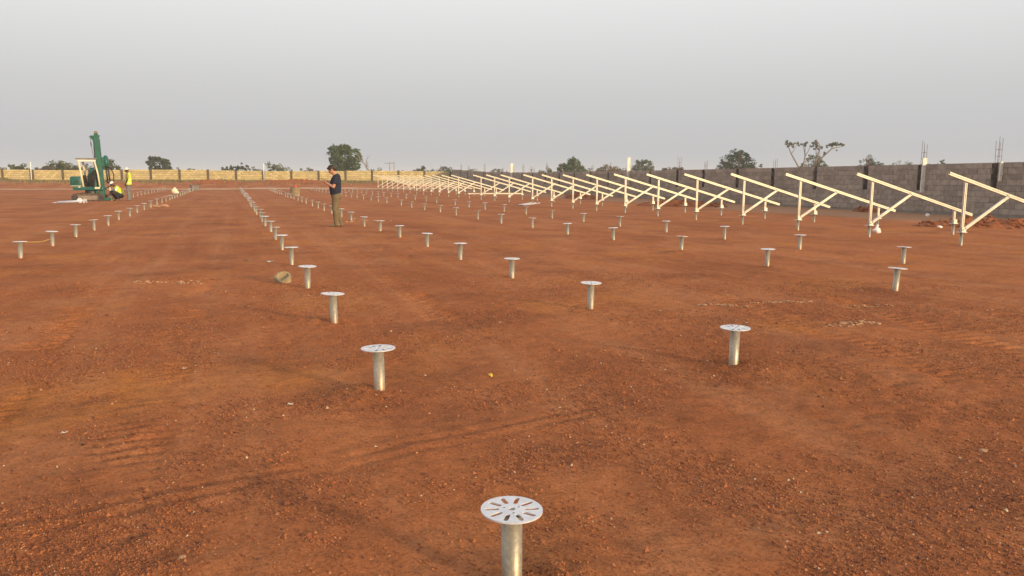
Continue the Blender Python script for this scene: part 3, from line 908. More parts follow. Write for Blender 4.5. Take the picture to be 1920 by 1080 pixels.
bm = bmesh.new(); box(bm, mp(ml + .01, -.05, 0), (.46, .30, .05), rotm); 
prism(bm, [(0, 0), (-.22, 0), (0, -.25)], mp(ml - .02, -.15, -.10), mp(ml - .02, -.15, .10), Vector((md.z, 0, -md.x)), md)
box(bm, mp(ml + .09, .0, 0), (.20, .16, .14), rotm, .02)
done(bm, 'mast_head', TEALD, mast)
bm = bmesh.new(); tube(bm, [mp(ml + .20, 0, -.05), mp(ml + .20, 0, .05)], [.085, .085], 18); done(bm, 'pulley', DRUMM, mast)
bm = bmesh.new(); tube(bm, [mp(ml - .15, -.30, -.02), mp(ml - .45, -.29, -.02), mp(ml - 1.6, -.20, -.02)], [.012, .012, .012], 6); tube(bm, [mp(ml - .32, -.295, -.02), mp(ml - .55, -.285, -.02)], [.032, .032], 8); done(bm, 'lift_cable', DARKSTEEL, mast)
bm = bmesh.new(); tube(bm, [mp(2.25, -.19, -.02), mp(3.05, -.17, -.02)], [.02, .02], 6); done(bm, 'hydraulic_line', BLACK, mast)
# hammer and its drill motor, on the right of the mast
hx = .36
bm = bmesh.new()
tube(bm, [mp(1.88, hx), mp(1.95, hx), mp(2.10, hx), mp(2.22, hx), mp(2.28, hx), mp(2.42, hx), mp(2.50, hx)], [.07, .12, .15, .15, .11, .12, .06], 16)
hm = done(bm, 'hammer', TEAL, rig, True)
bm = bmesh.new(); box(bm, mp(2.15, .22), (.2, .2, .5), rotm, .02); done(bm, 'hammer_carriage', TEALD, hm)
for dx in (-.055, .055):
    bm = bmesh.new(); tube(bm, [mp(1.90, hx + dx + .02), mp(1.05, hx + dx + .04)], [.045, .045], 10); done(bm, 'hammer_guide', DARKSTEEL, hm, True)
bm = bmesh.new(); tube(bm, [mp(1.12, hx + .02), mp(.97, hx + .03)], [.12, .10], 12); done(bm, 'pile_chuck', DARKSTEEL, hm)
bm = bmesh.new(); tube(bm, [mp(1.86, hx + .08, -.08), mp(1.80, hx + .22, -.1), mp(1.45, hx + .34, -.1), mp(1.05, hx + .30, -.1), mp(.82, hx + .16, -.1), mp(.74, hx - .05, -.08)], [.028] * 6, 8); done(bm, 'hydraulic_hose', BLACK, hm, True)
bm = bmesh.new()
box(bm, mp(.10, .28), (.30, .18, .14), rotm, .02); tube(bm, [mp(.06, .42), mp(.16, .42)], [.12, .12], 14)
done(bm, 'foot_clamp', TEALD, rig)
bm = bmesh.new(); box(bm, mp(.05, 0), (.42, .34, .10), rotm, .015); done(bm, 'mast_foot', TEALD, mast)
# the pile in the chuck is a thing of its own
rm = Matrix.Rotation(math.radians(-2), 4, 'Z')
pa = RIG + rm @ (mp(.98, hx + .03)); pb = RIG + rm @ (mp(-.05, hx + .085))
bm = bmesh.new(); tube(bm, [pb, pa], [.040, .040], 14)
tag(done(bm, 'screw_pile', CREAMP, None, True), 'upright pale pile clamped under the hammer of the drilling rig', 'pile')

# piles lying by the rig
for j, (lab, x, y, rz, ln) in enumerate((('grey pile lying on the ground in front of the rig, nearest of three', -8.45, 45.9, -9, 1.3), ('grey pile lying on the ground in front of the rig, middle of three', -8.35, 46.6, -5, 1.2), ('grey pile lying on the ground in front of the rig, closest to its track', -8.5, 47.4, -12, 1.2))):
    t = tag(empty('screw_pile', (x, y, hz(x, y) + .045)), lab, 'pile', 'piles lying beside the rig')
    t.rotation_euler = (0, math.radians(90 - 3), math.radians(rz))
    bm = bmesh.new(); tube(bm, [(0, 0, 0), (0, 0, ln - .2), (0, 0, ln)], [.038, .038, .038], 14); done(bm, 'pipe', ZPLATE, t, True)
    bm = bmesh.new(); tube(bm, [(0, 0, .02), (0, 0, 0), (0, 0, -.22)], [.036, .036, .006], 12); done(bm, 'tip', ZPLATE, t, True)
    child('flange_plate', FLANGE, t, (0, 0, ln))
t = tag(empty('loose_flange', (-7.45, 46.4, hz(-7.5, 46.4) + .13), math.radians(15)), 'round slotted plate standing on edge against the piles lying by the rig', 'plate')
o = child('flange_plate', FLANGE, t, (0, 0, 0), (math.radians(72), 0, 0)); o.scale = (1.15, 1.15, 1)

# ------------------------------------------------------------------ people
def remeshed(bm, name, m, parent, vox=.010, smooth=4, fac=.5):
    o = done(bm, name, m, parent, True)
    r = o.modifiers.new('remesh', 'REMESH'); r.mode = 'VOXEL'; r.voxel_size = vox; r.use_smooth_shade = True
    s = o.modifiers.new('smooth', 'SMOOTH'); s.iterations = smooth; s.factor = fac
    return o
V3 = Vector
def head(bm, c, look, s=1.0, side=V3((0, 1, 0))):
    """skull, jaw, nose, ears, brow about the head centre; look = unit vector the face points to"""
    look = look.normalized(); upv = side.cross(look) * -1
    if upv.z < 0: upv = -upv
    R = Matrix((look, side, upv)).transposed().to_4x4()
    P = lambda x, y, z: c + R.to_3x3() @ V3((x * s, y * s, z * s))
    ball(bm, P(-.012, 0, .025), (.098 * s, .076 * s, .098 * s), 2, R)          # cranium
    ball(bm, P(.028, 0, -.045), (.066 * s, .060 * s, .080 * s), 2, R)          # face
    ball(bm, P(.052, 0, -.098), (.034 * s, .036 * s, .028 * s), 1, R)          # chin
    ball(bm, P(.078, 0, .012), (.020 * s, .052 * s, .016 * s), 1, R)           # brow
    tube(bm, [P(.086, 0, .004), P(.104, 0, -.030), P(.088, 0, -.046)], [.010 * s, .015 * s, .012 * s], 6)   # nose
    ball(bm, P(.080, 0, -.068), (.014 * s, .026 * s, .007 * s), 1, R)          # lips
    ball(bm, P(.080, 0, -.080), (.013 * s, .022 * s, .007 * s), 1, R)
    for sy in (-1, 1):
        ball(bm, P(-.012, sy * .080, -.015), (.020 * s, .009 * s, .032 * s), 1, R)
    return P, R
def hand(bm, wrist, d, n, side, s=1.0, curl=.5):
    """palm from the wrist along d; n = palm normal (fingers bend towards n); side = thumb side"""
    d, n, side = d.normalized(), n.normalized(), side.normalized()
    tube(bm, [wrist, wrist + d * .04 * s, wrist + d * .085 * s], [(.026 * s, .018 * s), (.036 * s, .016 * s), (.038 * s, .014 * s)], 8, ref=n)
    for k, (off_, ln) in enumerate(((.030, .070), (.010, .080), (-.010, .075), (-.029, .060))):
        p0 = wrist + d * .078 * s + side * off_ * s
        a1, a2 = curl * .7, curl * 1.7
        p1 = p0 + (d * math.cos(a1) + n * math.sin(a1)) * ln * .5 * s
        p2 = p1 + (d * math.cos(a2) + n * math.sin(a2)) * ln * .5 * s
        tube(bm, [p0, p1, p2], [.0095 * s, .009 * s, .0075 * s], 6, dome=True)
    t0 = wrist + d * .025 * s + side * .028 * s
    t1 = t0 + (d * .6 + side * .75 + n * .25).normalized() * .038 * s
    t2 = t1 + (d * .85 + side * .2 + n * .5).normalized() * .032 * s
    tube(bm, [t0, t1, t2], [.013 * s, .011 * s, .009 * s], 6, dome=True)

X0, Y0 = V3((1, 0, 0)), V3((0, 1, 0))
# --- man reading his phone ------------------------------------------------
MANP = (2.87, 23.1)
man = tag(empty('person', (MANP[0], MANP[1], hz(*MANP) + .002), math.radians(163)), 'person in navy t-shirt and khaki trousers standing and looking down at a phone', 'person')
body = bmesh.new()
look = V3((.80, 0, -.60))
P, R = head(body, V3((.165, 0, 1.615)), look)
tube(body, [(.055, 0, 1.44), (.085, 0, 1.50), (.125, 0, 1.56)], [(.062, .062), (.056, .056), (.054, .054)], 10)
tube(body, [(.045, 0, .86), (.06, 0, 1.0), (.06, 0, 1.2), (.035, 0, 1.36), (.035, 0, 1.45)], [(.13, .10), (.13, .105), (.14, .105), (.135, .09), (.08, .065)], 12, ref=X0)
for sy, elx, hy in ((-1, .085, -.05), (1, .10, .10)):
    sh = V3((.01, sy * .178, 1.385)); el = V3((elx - .02, sy * .235, 1.125)); wr = V3((.305, sy * .115 + (.02 if sy > 0 else 0), 1.245))
    tube(body, [sh.lerp(el, .12), sh.lerp(el, .5), el], [.048, .048, .042], 10)
    tube(body, [el, el.lerp(wr, .4), wr], [.042, .040, .027], 10, dome=True)
    dv = (V3((.42, sy * .045, 1.325)) - wr)
    hand(body, wr, dv, V3((0, -sy * .75, .5)), V3((-.5, 0, .85)), .95, .75)
for sy in (-1, 1):
    tube(body, [(.05, sy * .09, .90), (.075, sy * .10, .48), (.0 + .03 * sy, sy * .10, .08)], [.085, .055, .042], 10)
remeshed(body, 'body', SKIN, man, .007, 2)
hr = bmesh.new()
ball(hr, P(-.022, 0, .040), (.104, .084, .100), 2, R); ball(hr, P(.045, 0, .085), (.052, .070, .034), 2, R); ball(hr, P(-.070, 0, -.030), (.045, .070, .062), 2, R)
for sy in (-1, 1): ball(hr, P(.012, sy * .068, .035), (.040, .020, .050), 1, R)
remeshed(hr, 'hair', HAIR, man, .010, 2)
bm = bmesh.new()
for sy in (-1, 1): ball(bm, P(.089, sy * .031, -.008), .010, 1)
done(bm, 'eyes', BLACK, man, True)
ts = bmesh.new()
tube(ts, [(.065, 0, .915), (.07, 0, 1.0), (.075, 0, 1.12), (.062, 0, 1.25), (.038, 0, 1.36), (.030, 0, 1.44), (.052, 0, 1.485)],
     [(.185, .152), (.19, .165), (.19, .168), (.195, .158), (.195, .135), (.150, .105), (.075, .075)], 18, ref=X0)
for sy, elx in ((-1, .05), (1, .06)):
    sh = V3((.012, sy * .165, 1.405)); e2 = sh.lerp(V3((elx, sy * .235, 1.125)), .72)
    tube(ts, [sh, sh.lerp(e2, .5), e2], [.078, .076, .074], 12)
remeshed(ts, 't_shirt', NAVY, man, .011, 4)
tr = bmesh.new()
tube(tr, [(.055, 0, .985), (.05, 0, .90), (.045, 0, .80)], [(.172, .140), (.180, .152), (.165, .140)], 16, ref=X0)
for sy, ax, kx in ((-1, -.02, .075), (1, .035, .085)):
    tube(tr, [(.045, sy * .085, .86), (.065, sy * .095, .68), (kx, sy * .10, .50), (kx - .02, sy * .10, .44), (ax + .02, sy * .10, .22), (ax, sy * .10, .085), (ax + .015, sy * .10, .045)], [.112, .100, .088, .084, .074, .072, .080], 14)
tube(tr, [(.07, -.205, .64), (.08, -.205, .50)], [(.055, .02), (.055, .02)], 8, ref=Y0)
remeshed(tr, 'trousers', KHAKI, man, .011, 3)
bm = bmesh.new(); tube(bm, [(.06, 0, .955), (.06, 0, .992)], [(.180, .148), (.180, .148)], 20, ref=X0); done(bm, 'belt', BLACK, man)
bm = bmesh.new(); box(bm, (.0, -.178, .975), (.05, .03, .03)); done(bm, 'belt_clip', WHITEP, man)
for sy, ax in ((-1, -.02), (1, .035)):
    bm = bmesh.new()
    tube(bm, [(ax - .055, sy * .10, .045), (ax + .02, sy * .10, .055), (ax + .12, sy * .105, .042), (ax + .20, sy * .11, .030)], [(.042, .045), (.048, .056), (.048, .042), (.036, .026)], 12, ref=V3((0, 0, 1)), dome=True)
    remeshed(bm, 'shoe', SHOE, man, .010, 2)
rzm = Matrix.Rotation(math.radians(163), 4, 'Z')
ph = V3((MANP[0], MANP[1], hz(*MANP))) + rzm @ V3((.405, .0, 1.345))
bm = bmesh.new(); box(bm, (0, 0, 0), (.150, .075, .009), None, .003)
o = done(bm, 'phone', BLACK, None)
o.location = ph; o.rotation_euler = (0, math.radians(-28), math.radians(163 + 180)); o.rotation_euler = (0, math.radians(-30), math.radians(163))
tag(o, 'dark phone held in the hands of the man in navy', 'phone')

# --- standing worker -----------------------------------------------------
W1 = (-5.38, 48.9)
w1 = tag(empty('person', (W1[0], W1[1], hz(*W1)), math.radians(172)), 'person in lime safety vest and white cap standing right of the rig', 'person')
S_ = 1.06
body = bmesh.new()
P, R = head(body, V3((.05, 0, 1.60)), V3((1, 0, -.25)))
tube(body, [(.0, 0, 1.42), (.02, 0, 1.49), (.035, 0, 1.55)], [.06, .054, .054], 10)
tube(body, [(.0, 0, .86), (.0, 0, 1.0), (.0, 0, 1.2), (-.01, 0, 1.36), (-.005, 0, 1.44)], [(.14, .10), (.14, .11), (.16, .115), (.165, .10), (.10, .08)], 12, ref=X0)
for sy in (-1, 1):
    sh, el, wr = V3((-.01, sy * .19, 1.39)), V3((-.02, sy * .245, 1.10)), V3((.09, sy * .20, .89))
    tube(body, [sh, sh.lerp(el, .5), el], [.05, .046, .04], 10, dome=True); tube(body, [el, el.lerp(wr, .4), wr], [.04, .038, .027], 10, dome=True)
    hand(body, wr, V3((.25, 0, -1)), V3((.2, -sy, 0)), V3((1, 0, .1)), .95, .35)
    tube(body, [(0, sy * .09, .9), (.02, sy * .1, .48), (0, sy * .1, .08)], [.08, .055, .042], 10)
remeshed(body, 'body', SKIND, w1, .008, 2)
bm = bmesh.new()
ball(bm, P(-.010, 0, .052), (.108, .090, .082), 2, R); tube(bm, [P(.06, 0, .048), P(.165, 0, .030)], [(.075, .012), (.055, .008)], 10, ref=R.to_3x3() @ V3((0, 0, 1)))
remeshed(bm, 'cap', WHITEP, w1, .010, 2)
bm = bmesh.new()
tube(bm, [(0, 0, .90), (0, 0, 1.15), (-.01, 0, 1.36), (-.005, 0, 1.43)], [(.155, .12), (.172, .13), (.185, .122), (.11, .09)], 14, ref=X0)
for sy in (-1, 1):
    sh = V3((-.01, sy * .18, 1.385)); e2 = V3((-.02, sy * .235, 1.16)); tube(bm, [sh, e2], [.066, .060], 12)
remeshed(bm, 'shirt', SHIRTB, w1, .011, 3)
bm = bmesh.new()
tube(bm, [(0, 0, .84), (0, 0, 1.0), (0, 0, 1.2), (-.01, 0, 1.33), (-.005, 0, 1.43), (0, 0, 1.455)], [(.195, .158), (.195, .160), (.190, .155), (.190, .142), (.160, .11), (.10, .09)], 18, ref=X0)
vest = remeshed(bm, 'safety_vest', LIME, w1, .011, 3)
for z in (.90, 1.06):
    bm = bmesh.new(); tube(bm, [(0, 0, z), (0, 0, z + .055)], [(.199, .164), (.199, .164)], 24, ref=X0); done(bm, 'reflective_band', SILVER, vest, True)
bm = bmesh.new()
tube(bm, [(0, 0, .97), (0, 0, .80)], [(.155, .125), (.15, .125)], 14, ref=X0)
for sy in (-1, 1):
    tube(bm, [(.0, sy * .08, .86), (.03, sy * .09, .5), (.0, sy * .10, .2), (.0, sy * .10, .05)], [.10, .082, .074, .078], 12)
remeshed(bm, 'trousers', GREYT, w1, .011, 3)
for sy in (-1, 1):
    bm = bmesh.new(); tube(bm, [(-.05, sy * .1, .045), (.05, sy * .1, .05), (.18, sy * .11, .032)], [(.042, .045), (.048, .05), (.036, .028)], 10, ref=V3((0, 0, 1)), dome=True); remeshed(bm, 'shoe', SHOE, w1, .011, 2)
w1.scale = (S_, S_, S_)

# --- crouching worker ------------------------------------------------------
W2 = (-6.02, 49.4)
w2 = tag(empty('person', (W2[0], W2[1], hz(*W2)), math.radians(205)), 'person crouching by the drilling rig in lime vest and white cap', 'person')
body = bmesh.new()
P, R = head(body, V3((.26, 0, .90)), V3((1, .05, -.45)))
tube(body, [(.10, 0, .72), (.16, 0, .79), (.22, 0, .85)], [.062, .056, .055], 10)
tube(body, [(-.16, 0, .26), (-.12, 0, .40), (-.02, 0, .56), (.07, 0, .70), (.11, 0, .75)], [(.14, .12), (.16, .13), (.17, .13), (.165, .11), (.09, .08)], 12, ref=Y0)
for sy in (-1, 1):
    sh = V3((.07, sy * .19, .69)); el = V3((.22, sy * .26, .46)); wr = V3((.42, sy * .17, .28 if sy < 0 else .38))
    tube(body, [sh, sh.lerp(el, .5), el], [.05, .046, .04], 10, dome=True); tube(body, [el, el.lerp(wr, .4), wr], [.04, .038, .027], 10, dome=True)
    hand(body, wr, V3((.75, -.2 * sy, -.6)), V3((-.2, -sy, -.3)), V3((.3, 0, 1)), .95, .5)
    hip, kn, an = V3((-.14, sy * .10, .26)), V3((.26, sy * .20, .47)), V3((.0, sy * .17, .09))
    tube(body, [hip, kn], [.085, .056], 10, dome=True); tube(body, [kn, an], [.055, .042], 10, dome=True)
remeshed(body, 'body', SKIND, w2, .008, 2)
bm = bmesh.new()
ball(bm, P(-.010, 0, .050), (.108, .090, .080), 2, R); tube(bm, [P(.06, 0, .048), P(.16, 0, .030)], [(.072, .012), (.05, .008)], 10, ref=R.to_3x3() @ V3((0, 0, 1)))
remeshed(bm, 'cap', WHITEP, w2, .010, 2)
bm = bmesh.new()
tube(bm, [(-.17, 0, .27), (-.12, 0, .40), (-.02, 0, .56), (.065, 0, .69), (.105, 0, .755)], [(.18, .15), (.20, .165), (.19, .155), (.165, .135), (.10, .09)], 16, ref=Y0)
vest = remeshed(bm, 'safety_vest', LIME, w2, .011, 3)
bm = bmesh.new()
for sy in (-1, 1):
    sh = V3((.07, sy * .18, .69)); e2 = V3((.22, sy * .26, .46)); tube(bm, [sh, sh.lerp(e2, .75)], [.068, .060], 12)
remeshed(bm, 'sleeves', WHITEP, w2, .011, 2)
bm = bmesh.new(); tube(bm, [(-.135, 0, .37), (-.11, 0, .42)], [(.207, .170), (.205, .170)], 20, ref=Y0); done(bm, 'reflective_band', SILVER, vest, True)
bm = bmesh.new()
ball(bm, (-.15, 0, .25), (.15, .19, .13), 2)
for sy in (-1, 1):
    hip, kn, an = V3((-.14, sy * .10, .26)), V3((.26, sy * .20, .47)), V3((.02, sy * .17, .10))
    tube(bm, [hip, hip.lerp(kn, .5), kn], [.115, .10, .080], 12, dome=True); tube(bm, [kn, kn.lerp(an, .5), an], [.080, .075, .065], 12, dome=True)
remeshed(bm, 'trousers', NAVYT, w2, .011, 3)
for sy in (-1, 1):
    bm = bmesh.new(); tube(bm, [(-.05, sy * .17, .045), (.05, sy * .17, .05), (.19, sy * .19, .032)], [(.042, .045), (.048, .05), (.036, .028)], 10, ref=V3((0, 0, 1)), dome=True); remeshed(bm, 'shoe', SHOE, w2, .011, 2)
w2.scale = (1.05, 1.05, 1.05)

# ------------------------------------------------------------------ small things on the ground
# broken hollow block
BX, BY = .60, 10.95
bm = bmesh.new()
rim = [(-.125, .0, .10), (-.085, -.09, .115), (.0, -.10, .050), (.10, -.085, .100), (.125, .02, .12), (.07, .10, .135), (.0, .105, .160), (-.09, .08, .14)]
def ringv(f, zf): return [bm.verts.new((x * f + random.uniform(-.004, .004), y * f + random.uniform(-.004, .004), zf(z))) for x, y, z in rim]
rs = [ringv(.95, lambda z: -.01), ringv(1.0, lambda z: z), ringv(.80, lambda z: z + .004), ringv(.58, lambda z: .30 * z + .03), ringv(.25, lambda z: .045)]
for r0, r1 in zip(rs, rs[1:]):
    for k in range(8): bm.faces.new((r0[k], r0[(k + 1) % 8], r1[(k + 1) % 8], r1[k]))
bm.faces.new(rs[-1]); bm.faces.new(list(reversed(rs[0])))
o = done(bm, 'broken_block', CONC, None)
o.location = (BX, BY, hz(BX, BY) - .012); o.rotation_euler = (math.radians(12), 0, math.radians(-20)); o.location.z += .012; o.scale = (.92, .92, .80)
tag(o, 'broken tan concrete block with a hollow, beside the middle row of piles', 'block')

def rock(name, x, y, s, m, seed, label=None, cat=None, group=None, flat=.6, sink=.25):
    r = random.Random(seed)
    bm = bmesh.new()
    bmesh.ops.create_icosphere(bm, subdivisions=2, radius=1.0)
    ph_ = [r.uniform(0, 6.28) for _ in range(6)]
    for v in bm.verts:
        p = v.co.copy()
        k = 1 + .22 * math.sin(p.x * 2.3 + ph_[0]) * math.cos(p.y * 2.7 + ph_[1]) + .14 * math.sin(p.z * 5 + ph_[2] + p.x * 3) + r.uniform(-.06, .06)
        v.co = Vector((p.x * k * s[0], p.y * k * s[1], p.z * k * s[2]))
    o = done(bm, name, m, None)
    o.location = (x, y, hz(x, y) + s[2] * (1 - 2 * sink) * .9); o.rotation_euler = (0, 0, r.uniform(0, 6.28))
    return tag(o, label, cat, group)
for j, (x, y, s, lab) in enumerate(((-3.30, 39.2, (.30, .13, .085), 'flat orange brown stone beside the left row of piles, left of two'), (-2.95, 39.8, (.22, .12, .08), 'small orange brown stone beside the left row of piles, right of two'))):
    o = rock('stone', x, y, s, PALESTONE, 40 + j, lab, 'stone'); o.rotation_euler[2] = math.radians(-15)
# crumbs of pale clay in a row at left and strips at right
def crumbs(label, pts):
    bm = bmesh.new()
    for x, y, sz in pts:
        m4 = Matrix.Translation((x, y, hz(x, y) + sz * .25)) @ Matrix.Rotation(random.uniform(0, 6.28), 4, 'Z') @ Matrix.Diagonal((sz * random.uniform(1, 1.7), sz, sz * random.uniform(.5, .75), 1))
        q = bmesh.ops.create_icosphere(bm, subdivisions=1, radius=1.0, matrix=m4)
        for v in q['verts']: v.co += Vector((random.uniform(-1, 1), random.uniform(-1, 1), random.uniform(-1, 1))) * sz * .2
    tag(done(bm, 'clay_crumbs', PALESTONE), label, 'clods', kind='stuff')
crumbs('scattered line of pale clay crumbs on the bare ground at left',
       [(-1.29 + .84 * t + random.uniform(-.03, .03), 11.45 - .25 * t + random.uniform(-.12, .12), random.uniform(.010, .026)) for t in [0, .03, .08, .10, .13, .2, .24, .31, .40, .44, .62, .74, .77, .83, .88, .95, 1.0] + [random.random() for _ in range(25)]])
strips = [((4.95, 7.62), (5.35, 7.30), 60, .04, .017, 'broken pale clay ridge beyond the nearest right pile, left part'), ((5.5, 7.45), (6.35, 7.35), 80, .04, .012, 'thin pale clay ridge beyond the nearest right pile, middle part'), ((6.3, 6.9), (6.85, 6.75), 50, .04, .013, 'thin pale clay ridge beyond the nearest right pile, right part'), ((5.40, 6.02), (5.95, 6.10), 60, .05, .017, 'patch of pale clay crumbs closest to the nearest right pile')]
for a, b_, n, sprd, sz0, lab in strips:
    pts = []
    for j in range(n):
        t = random.random()
        pts.append((a[0] + (b_[0] - a[0]) * t + random.gauss(0, sprd * .6), a[1] + (b_[1] - a[1]) * t + random.gauss(0, sprd), sz0 * random.uniform(.4, 1.3)))
    crumbs(lab, pts)
crumbs('few pale clay crumbs on the ground right of the standing man', [(3.8 + random.gauss(0, .35), 25.6 + random.gauss(0, .5), random.uniform(.015, .045)) for _ in range(22)])
# scraps of litter
def scrap(x, y, w, lab, m=PAPER, seed=0, cat='litter', lift=.35):
    r = random.Random(seed)
    bm = bmesh.new()
    n = 5
    vv = [[bm.verts.new((w * (i / (n - 1) - .5), w * .55 * (j / (n - 1) - .5) * (1 - .3 * abs(i - 2) / 2), w * lift * abs(math.sin(i * 1.1 + r.uniform(0, .7))) * r.uniform(.4, 1))) for j in range(n)] for i in range(n)]
    for i in range(n - 1):
        for j in range(n - 1):
            bm.faces.new((vv[i][j], vv[i + 1][j], vv[i + 1][j + 1], vv[i][j + 1]))
    o = done(bm, 'litter_scrap', m, None, True)
    sd = o.modifiers.new('thick', 'SOLIDIFY'); sd.thickness = .002
    o.location = (x, y, hz(x, y) + .004); o.rotation_euler = (0, 0, r.uniform(-.5, .5))
    return tag(o, lab, cat)
scrap(.29, 4.97, .036, 'crumpled white scrap on the ground left of the second nearest pile', seed=1)
scrap(-.39, 6.28, .030, 'small white scrap on the open ground at left centre', seed=2)
scrap(-.93, 4.80, .032, 'bent pale scrap near the left edge', seed=3)
scrap(.55, 13.6, .10, 'pinkish scrap to the right of a pile in the middle row', seed=5)
scrap(.20, 13.9, .12, 'brown strip of rag left of the middle row', m=SHOE, seed=6)
o = rock('stone', 1.71, 5.30, (.018, .016, .014), YELLOW, 77, 'tiny yellow pebble right of the second nearest pile', 'stone')
o = rock('stone', -.23, 3.02, (.015, .012, .009), PALESTONE, 78, 'small pale stone on gravel near the bottom left', 'stone')
o = rock('stone', 3.72, 2.98, (.022, .018, .014), PALESTONE, 79, 'small pale stone on loose gravel near the right edge', 'stone')
o = rock('stone', -.80, 4.55, (.009, .008, .006), BLACK, 80, 'tiny black stone near the left edge', 'stone')
# white sack by the racks
bm = bmesh.new()
ball(bm, (0, 0, .11), (.16, .13, .13), 3); ball(bm, (.06, .02, .08), (.14, .12, .09), 3); tube(bm, [(-.02, 0, .18), (.0, 0, .28), (.04, .01, .33)], [.07, .045, .06], 10)
o = remeshed(bm, 'plastic_sack', WHITEP, None, .012, 2)
for v in o.data.vertices: v.co += Vector((math.sin(v.co.z * 40) * .01, math.cos(v.co.x * 45) * .008, math.sin(v.co.x * 33) * .006))
o.scale = (.68, .68, .68); o.location = (16.1, 16.55, hz(16.1, 16.6) - .01); tag(o, 'knotted white plastic sack by the short post of a near rack', 'sack')
o = rock('plastic_sack', 19.45, 17.6, (.085, .06, .04), WHITEP, 90, 'flat white plastic bag on bare ground before the right wall', 'sack', flat=.4)
o = rock('plastic_sack', 25.5, 23.7, (.085, .06, .07), WHITEP, 91, 'small white bag at the foot of the right wall', 'sack')
# yellow tape between two left piles
ta, tb = V3((-3.37, 15.5, .286)), V3((-3.42, 18.05, .15))
bm = bmesh.new()
pts = [ta.lerp(tb, t) + V3((.05 * math.sin(5 * t), 0, -.02 * math.sin(math.pi * t))) for t in [k / 14 for k in range(15)]]
tube(bm, pts, [.007] * 15, 6)
tag(done(bm, 'barrier_tape', YELLOW), 'yellow tape slung between two piles near the left edge', 'tape')
# drum and other things far away
t = tag(empty('drum', (4.40, 60.2, hz(4.4, 60.2)), 0), 'tan drum with a red can on it among the far piles', 'drum')
bm = bmesh.new(); tube(bm, [(0, 0, -.02), (0, 0, .18), (0, 0, .20), (0, 0, .38), (0, 0, .40), (0, 0, .58)], [.34, .34, .36, .34, .36, .34], 20); done(bm, 'drum_body', DRUMM, t)
bm = bmesh.new(); tube(bm, [(0, 0, .575), (0, 0, .60)], [.33, .33], 20); done(bm, 'lid', noisy('dark_lid', (.09, .07, .05), (.14, .11, .08), 6), t)
bm = bmesh.new(); tube(bm, [(0, 0, 0), (0, 0, .12), (0, 0, .15), (0, 0, .18)], [.12, .12, .05, .05], 14); o = done(bm, 'can', REDM); o.location = (4.42, 60.15, hz(4.4, 60.2) + .601); tag(o, 'red can standing on the tan drum', 'can')
t = tag(empty('tool_crate', (-3.35, 83.0, hz(-3.3, 83)), .3), 'grey crate at the far end of the left row of piles', 'crate')
bm = bmesh.new(); box(bm, (0, 0, .24), (.68, .5, .48), None, .02); done(bm, 'crate_body', noisy('grey_crate', (.13, .11, .10), (.2, .17, .15), 6), t)
bm = bmesh.new(); box(bm, (0, 0, .505), (.74, .56, .06), None, .01); cl = done(bm, 'lid', DARKSTEEL, t)
bm = bmesh.new(); box(bm, (0, -.29, .42), (.2, .03, .03)); done(bm, 'handle', DARKSTEEL, t)
bm = bmesh.new()
ball(bm, (0, 0, .22), (.26, .22, .24), 2); ball(bm, (.12, 0, .12), (.22, .2, .14), 2); tube(bm, [(0, 0, .4), (.02, 0, .52)], [.08, .10], 10)
o = remeshed(bm, 'cement_sack', CREAMP, None, .02, 2); o.location = (-4.25, 68.5, hz(-4.2, 68.5) - .02); tag(o, 'pale sack behind the far part of the left row of piles', 'sack')

# heaps of red clods
def heap(label, cx, cy, lx, ly, h, n, seed, rz=0):
    r = random.Random(seed)
    t = tag(empty('dirt_mound', (cx, cy, hz(cx, cy)), rz), label, 'dirt mound')
    nx_, ny_ = 40, 20
    xs = np.linspace(-lx, lx, nx_); ys = np.linspace(-ly, ly, ny_)
    XX, YY = np.meshgrid(xs, ys)
    e_ = np.clip(1 - (XX / lx) ** 2 - (YY / ly) ** 2, 0, 1)
    ZZ = h * e_ ** .8 * (.45 + .9 * np.abs(fbm(XX * 1.6 + seed, YY * 1.6, 3))) - .05 * (e_ < .01)
    id_ = np.arange(nx_ * ny_).reshape(ny_, nx_)
    Fm = np.stack([id_[:-1, :-1].ravel(), id_[:-1, 1:].ravel(), id_[1:, 1:].ravel(), id_[1:, :-1].ravel()], 1)
    link('earth', np_mesh('earth', np.stack([XX.ravel(), YY.ravel(), ZZ.ravel()], 1), Fm), CLODM, t)
    bm = bmesh.new()
    for k in range(n):
        x, y = r.uniform(-1, 1), r.uniform(-1, 1)
        if x * x + y * y > 1: continue
        i, j = int((x + 1) / 2 * (nx_ - 1)), int((y + 1) / 2 * (ny_ - 1))
        s = r.uniform(.025, .085)
        m4 = Matrix.Translation((x * lx, y * ly, ZZ[j, i] + s * .3)) @ Matrix.Rotation(r.uniform(0, 6), 4, 'Z') @ Matrix.Diagonal((s * r.uniform(.8, 1.5), s, s * r.uniform(.6, 1), 1))
        q = bmesh.ops.create_icosphere(bm, subdivisions=1, radius=1.0, matrix=m4)
        for v in q['verts']: v.co += Vector((r.uniform(-1, 1), r.uniform(-1, 1), r.uniform(-1, 1))) * s * .22
    tag(done(bm, 'clods', CLODM, t), kind='stuff')
heap('heap of red clods at the right edge before the grey wall', 21.6, 17.4, 2.7, .7, .34, 260, 5, math.radians(-24))
heap('heap of red clods by the grey wall behind the middle racks', 21.4, 35.0, 2.3, .8, .40, 200, 9, math.radians(-30))
heap('red earth bank by the grey wall behind the left racks', 23.0, 50.5, 3.6, 1.2, .45, 200, 13, math.radians(75))
heap('red earth bank before the far wall between the middle rows', 6.8, 96.0, 5.5, 1.3, .55, 120, 17, math.radians(-9))
heap('red earth bank before the far wall at the end of the middle row', -1.6, 96.6, 3.6, 1.2, .5, 90, 21, math.radians(-9))
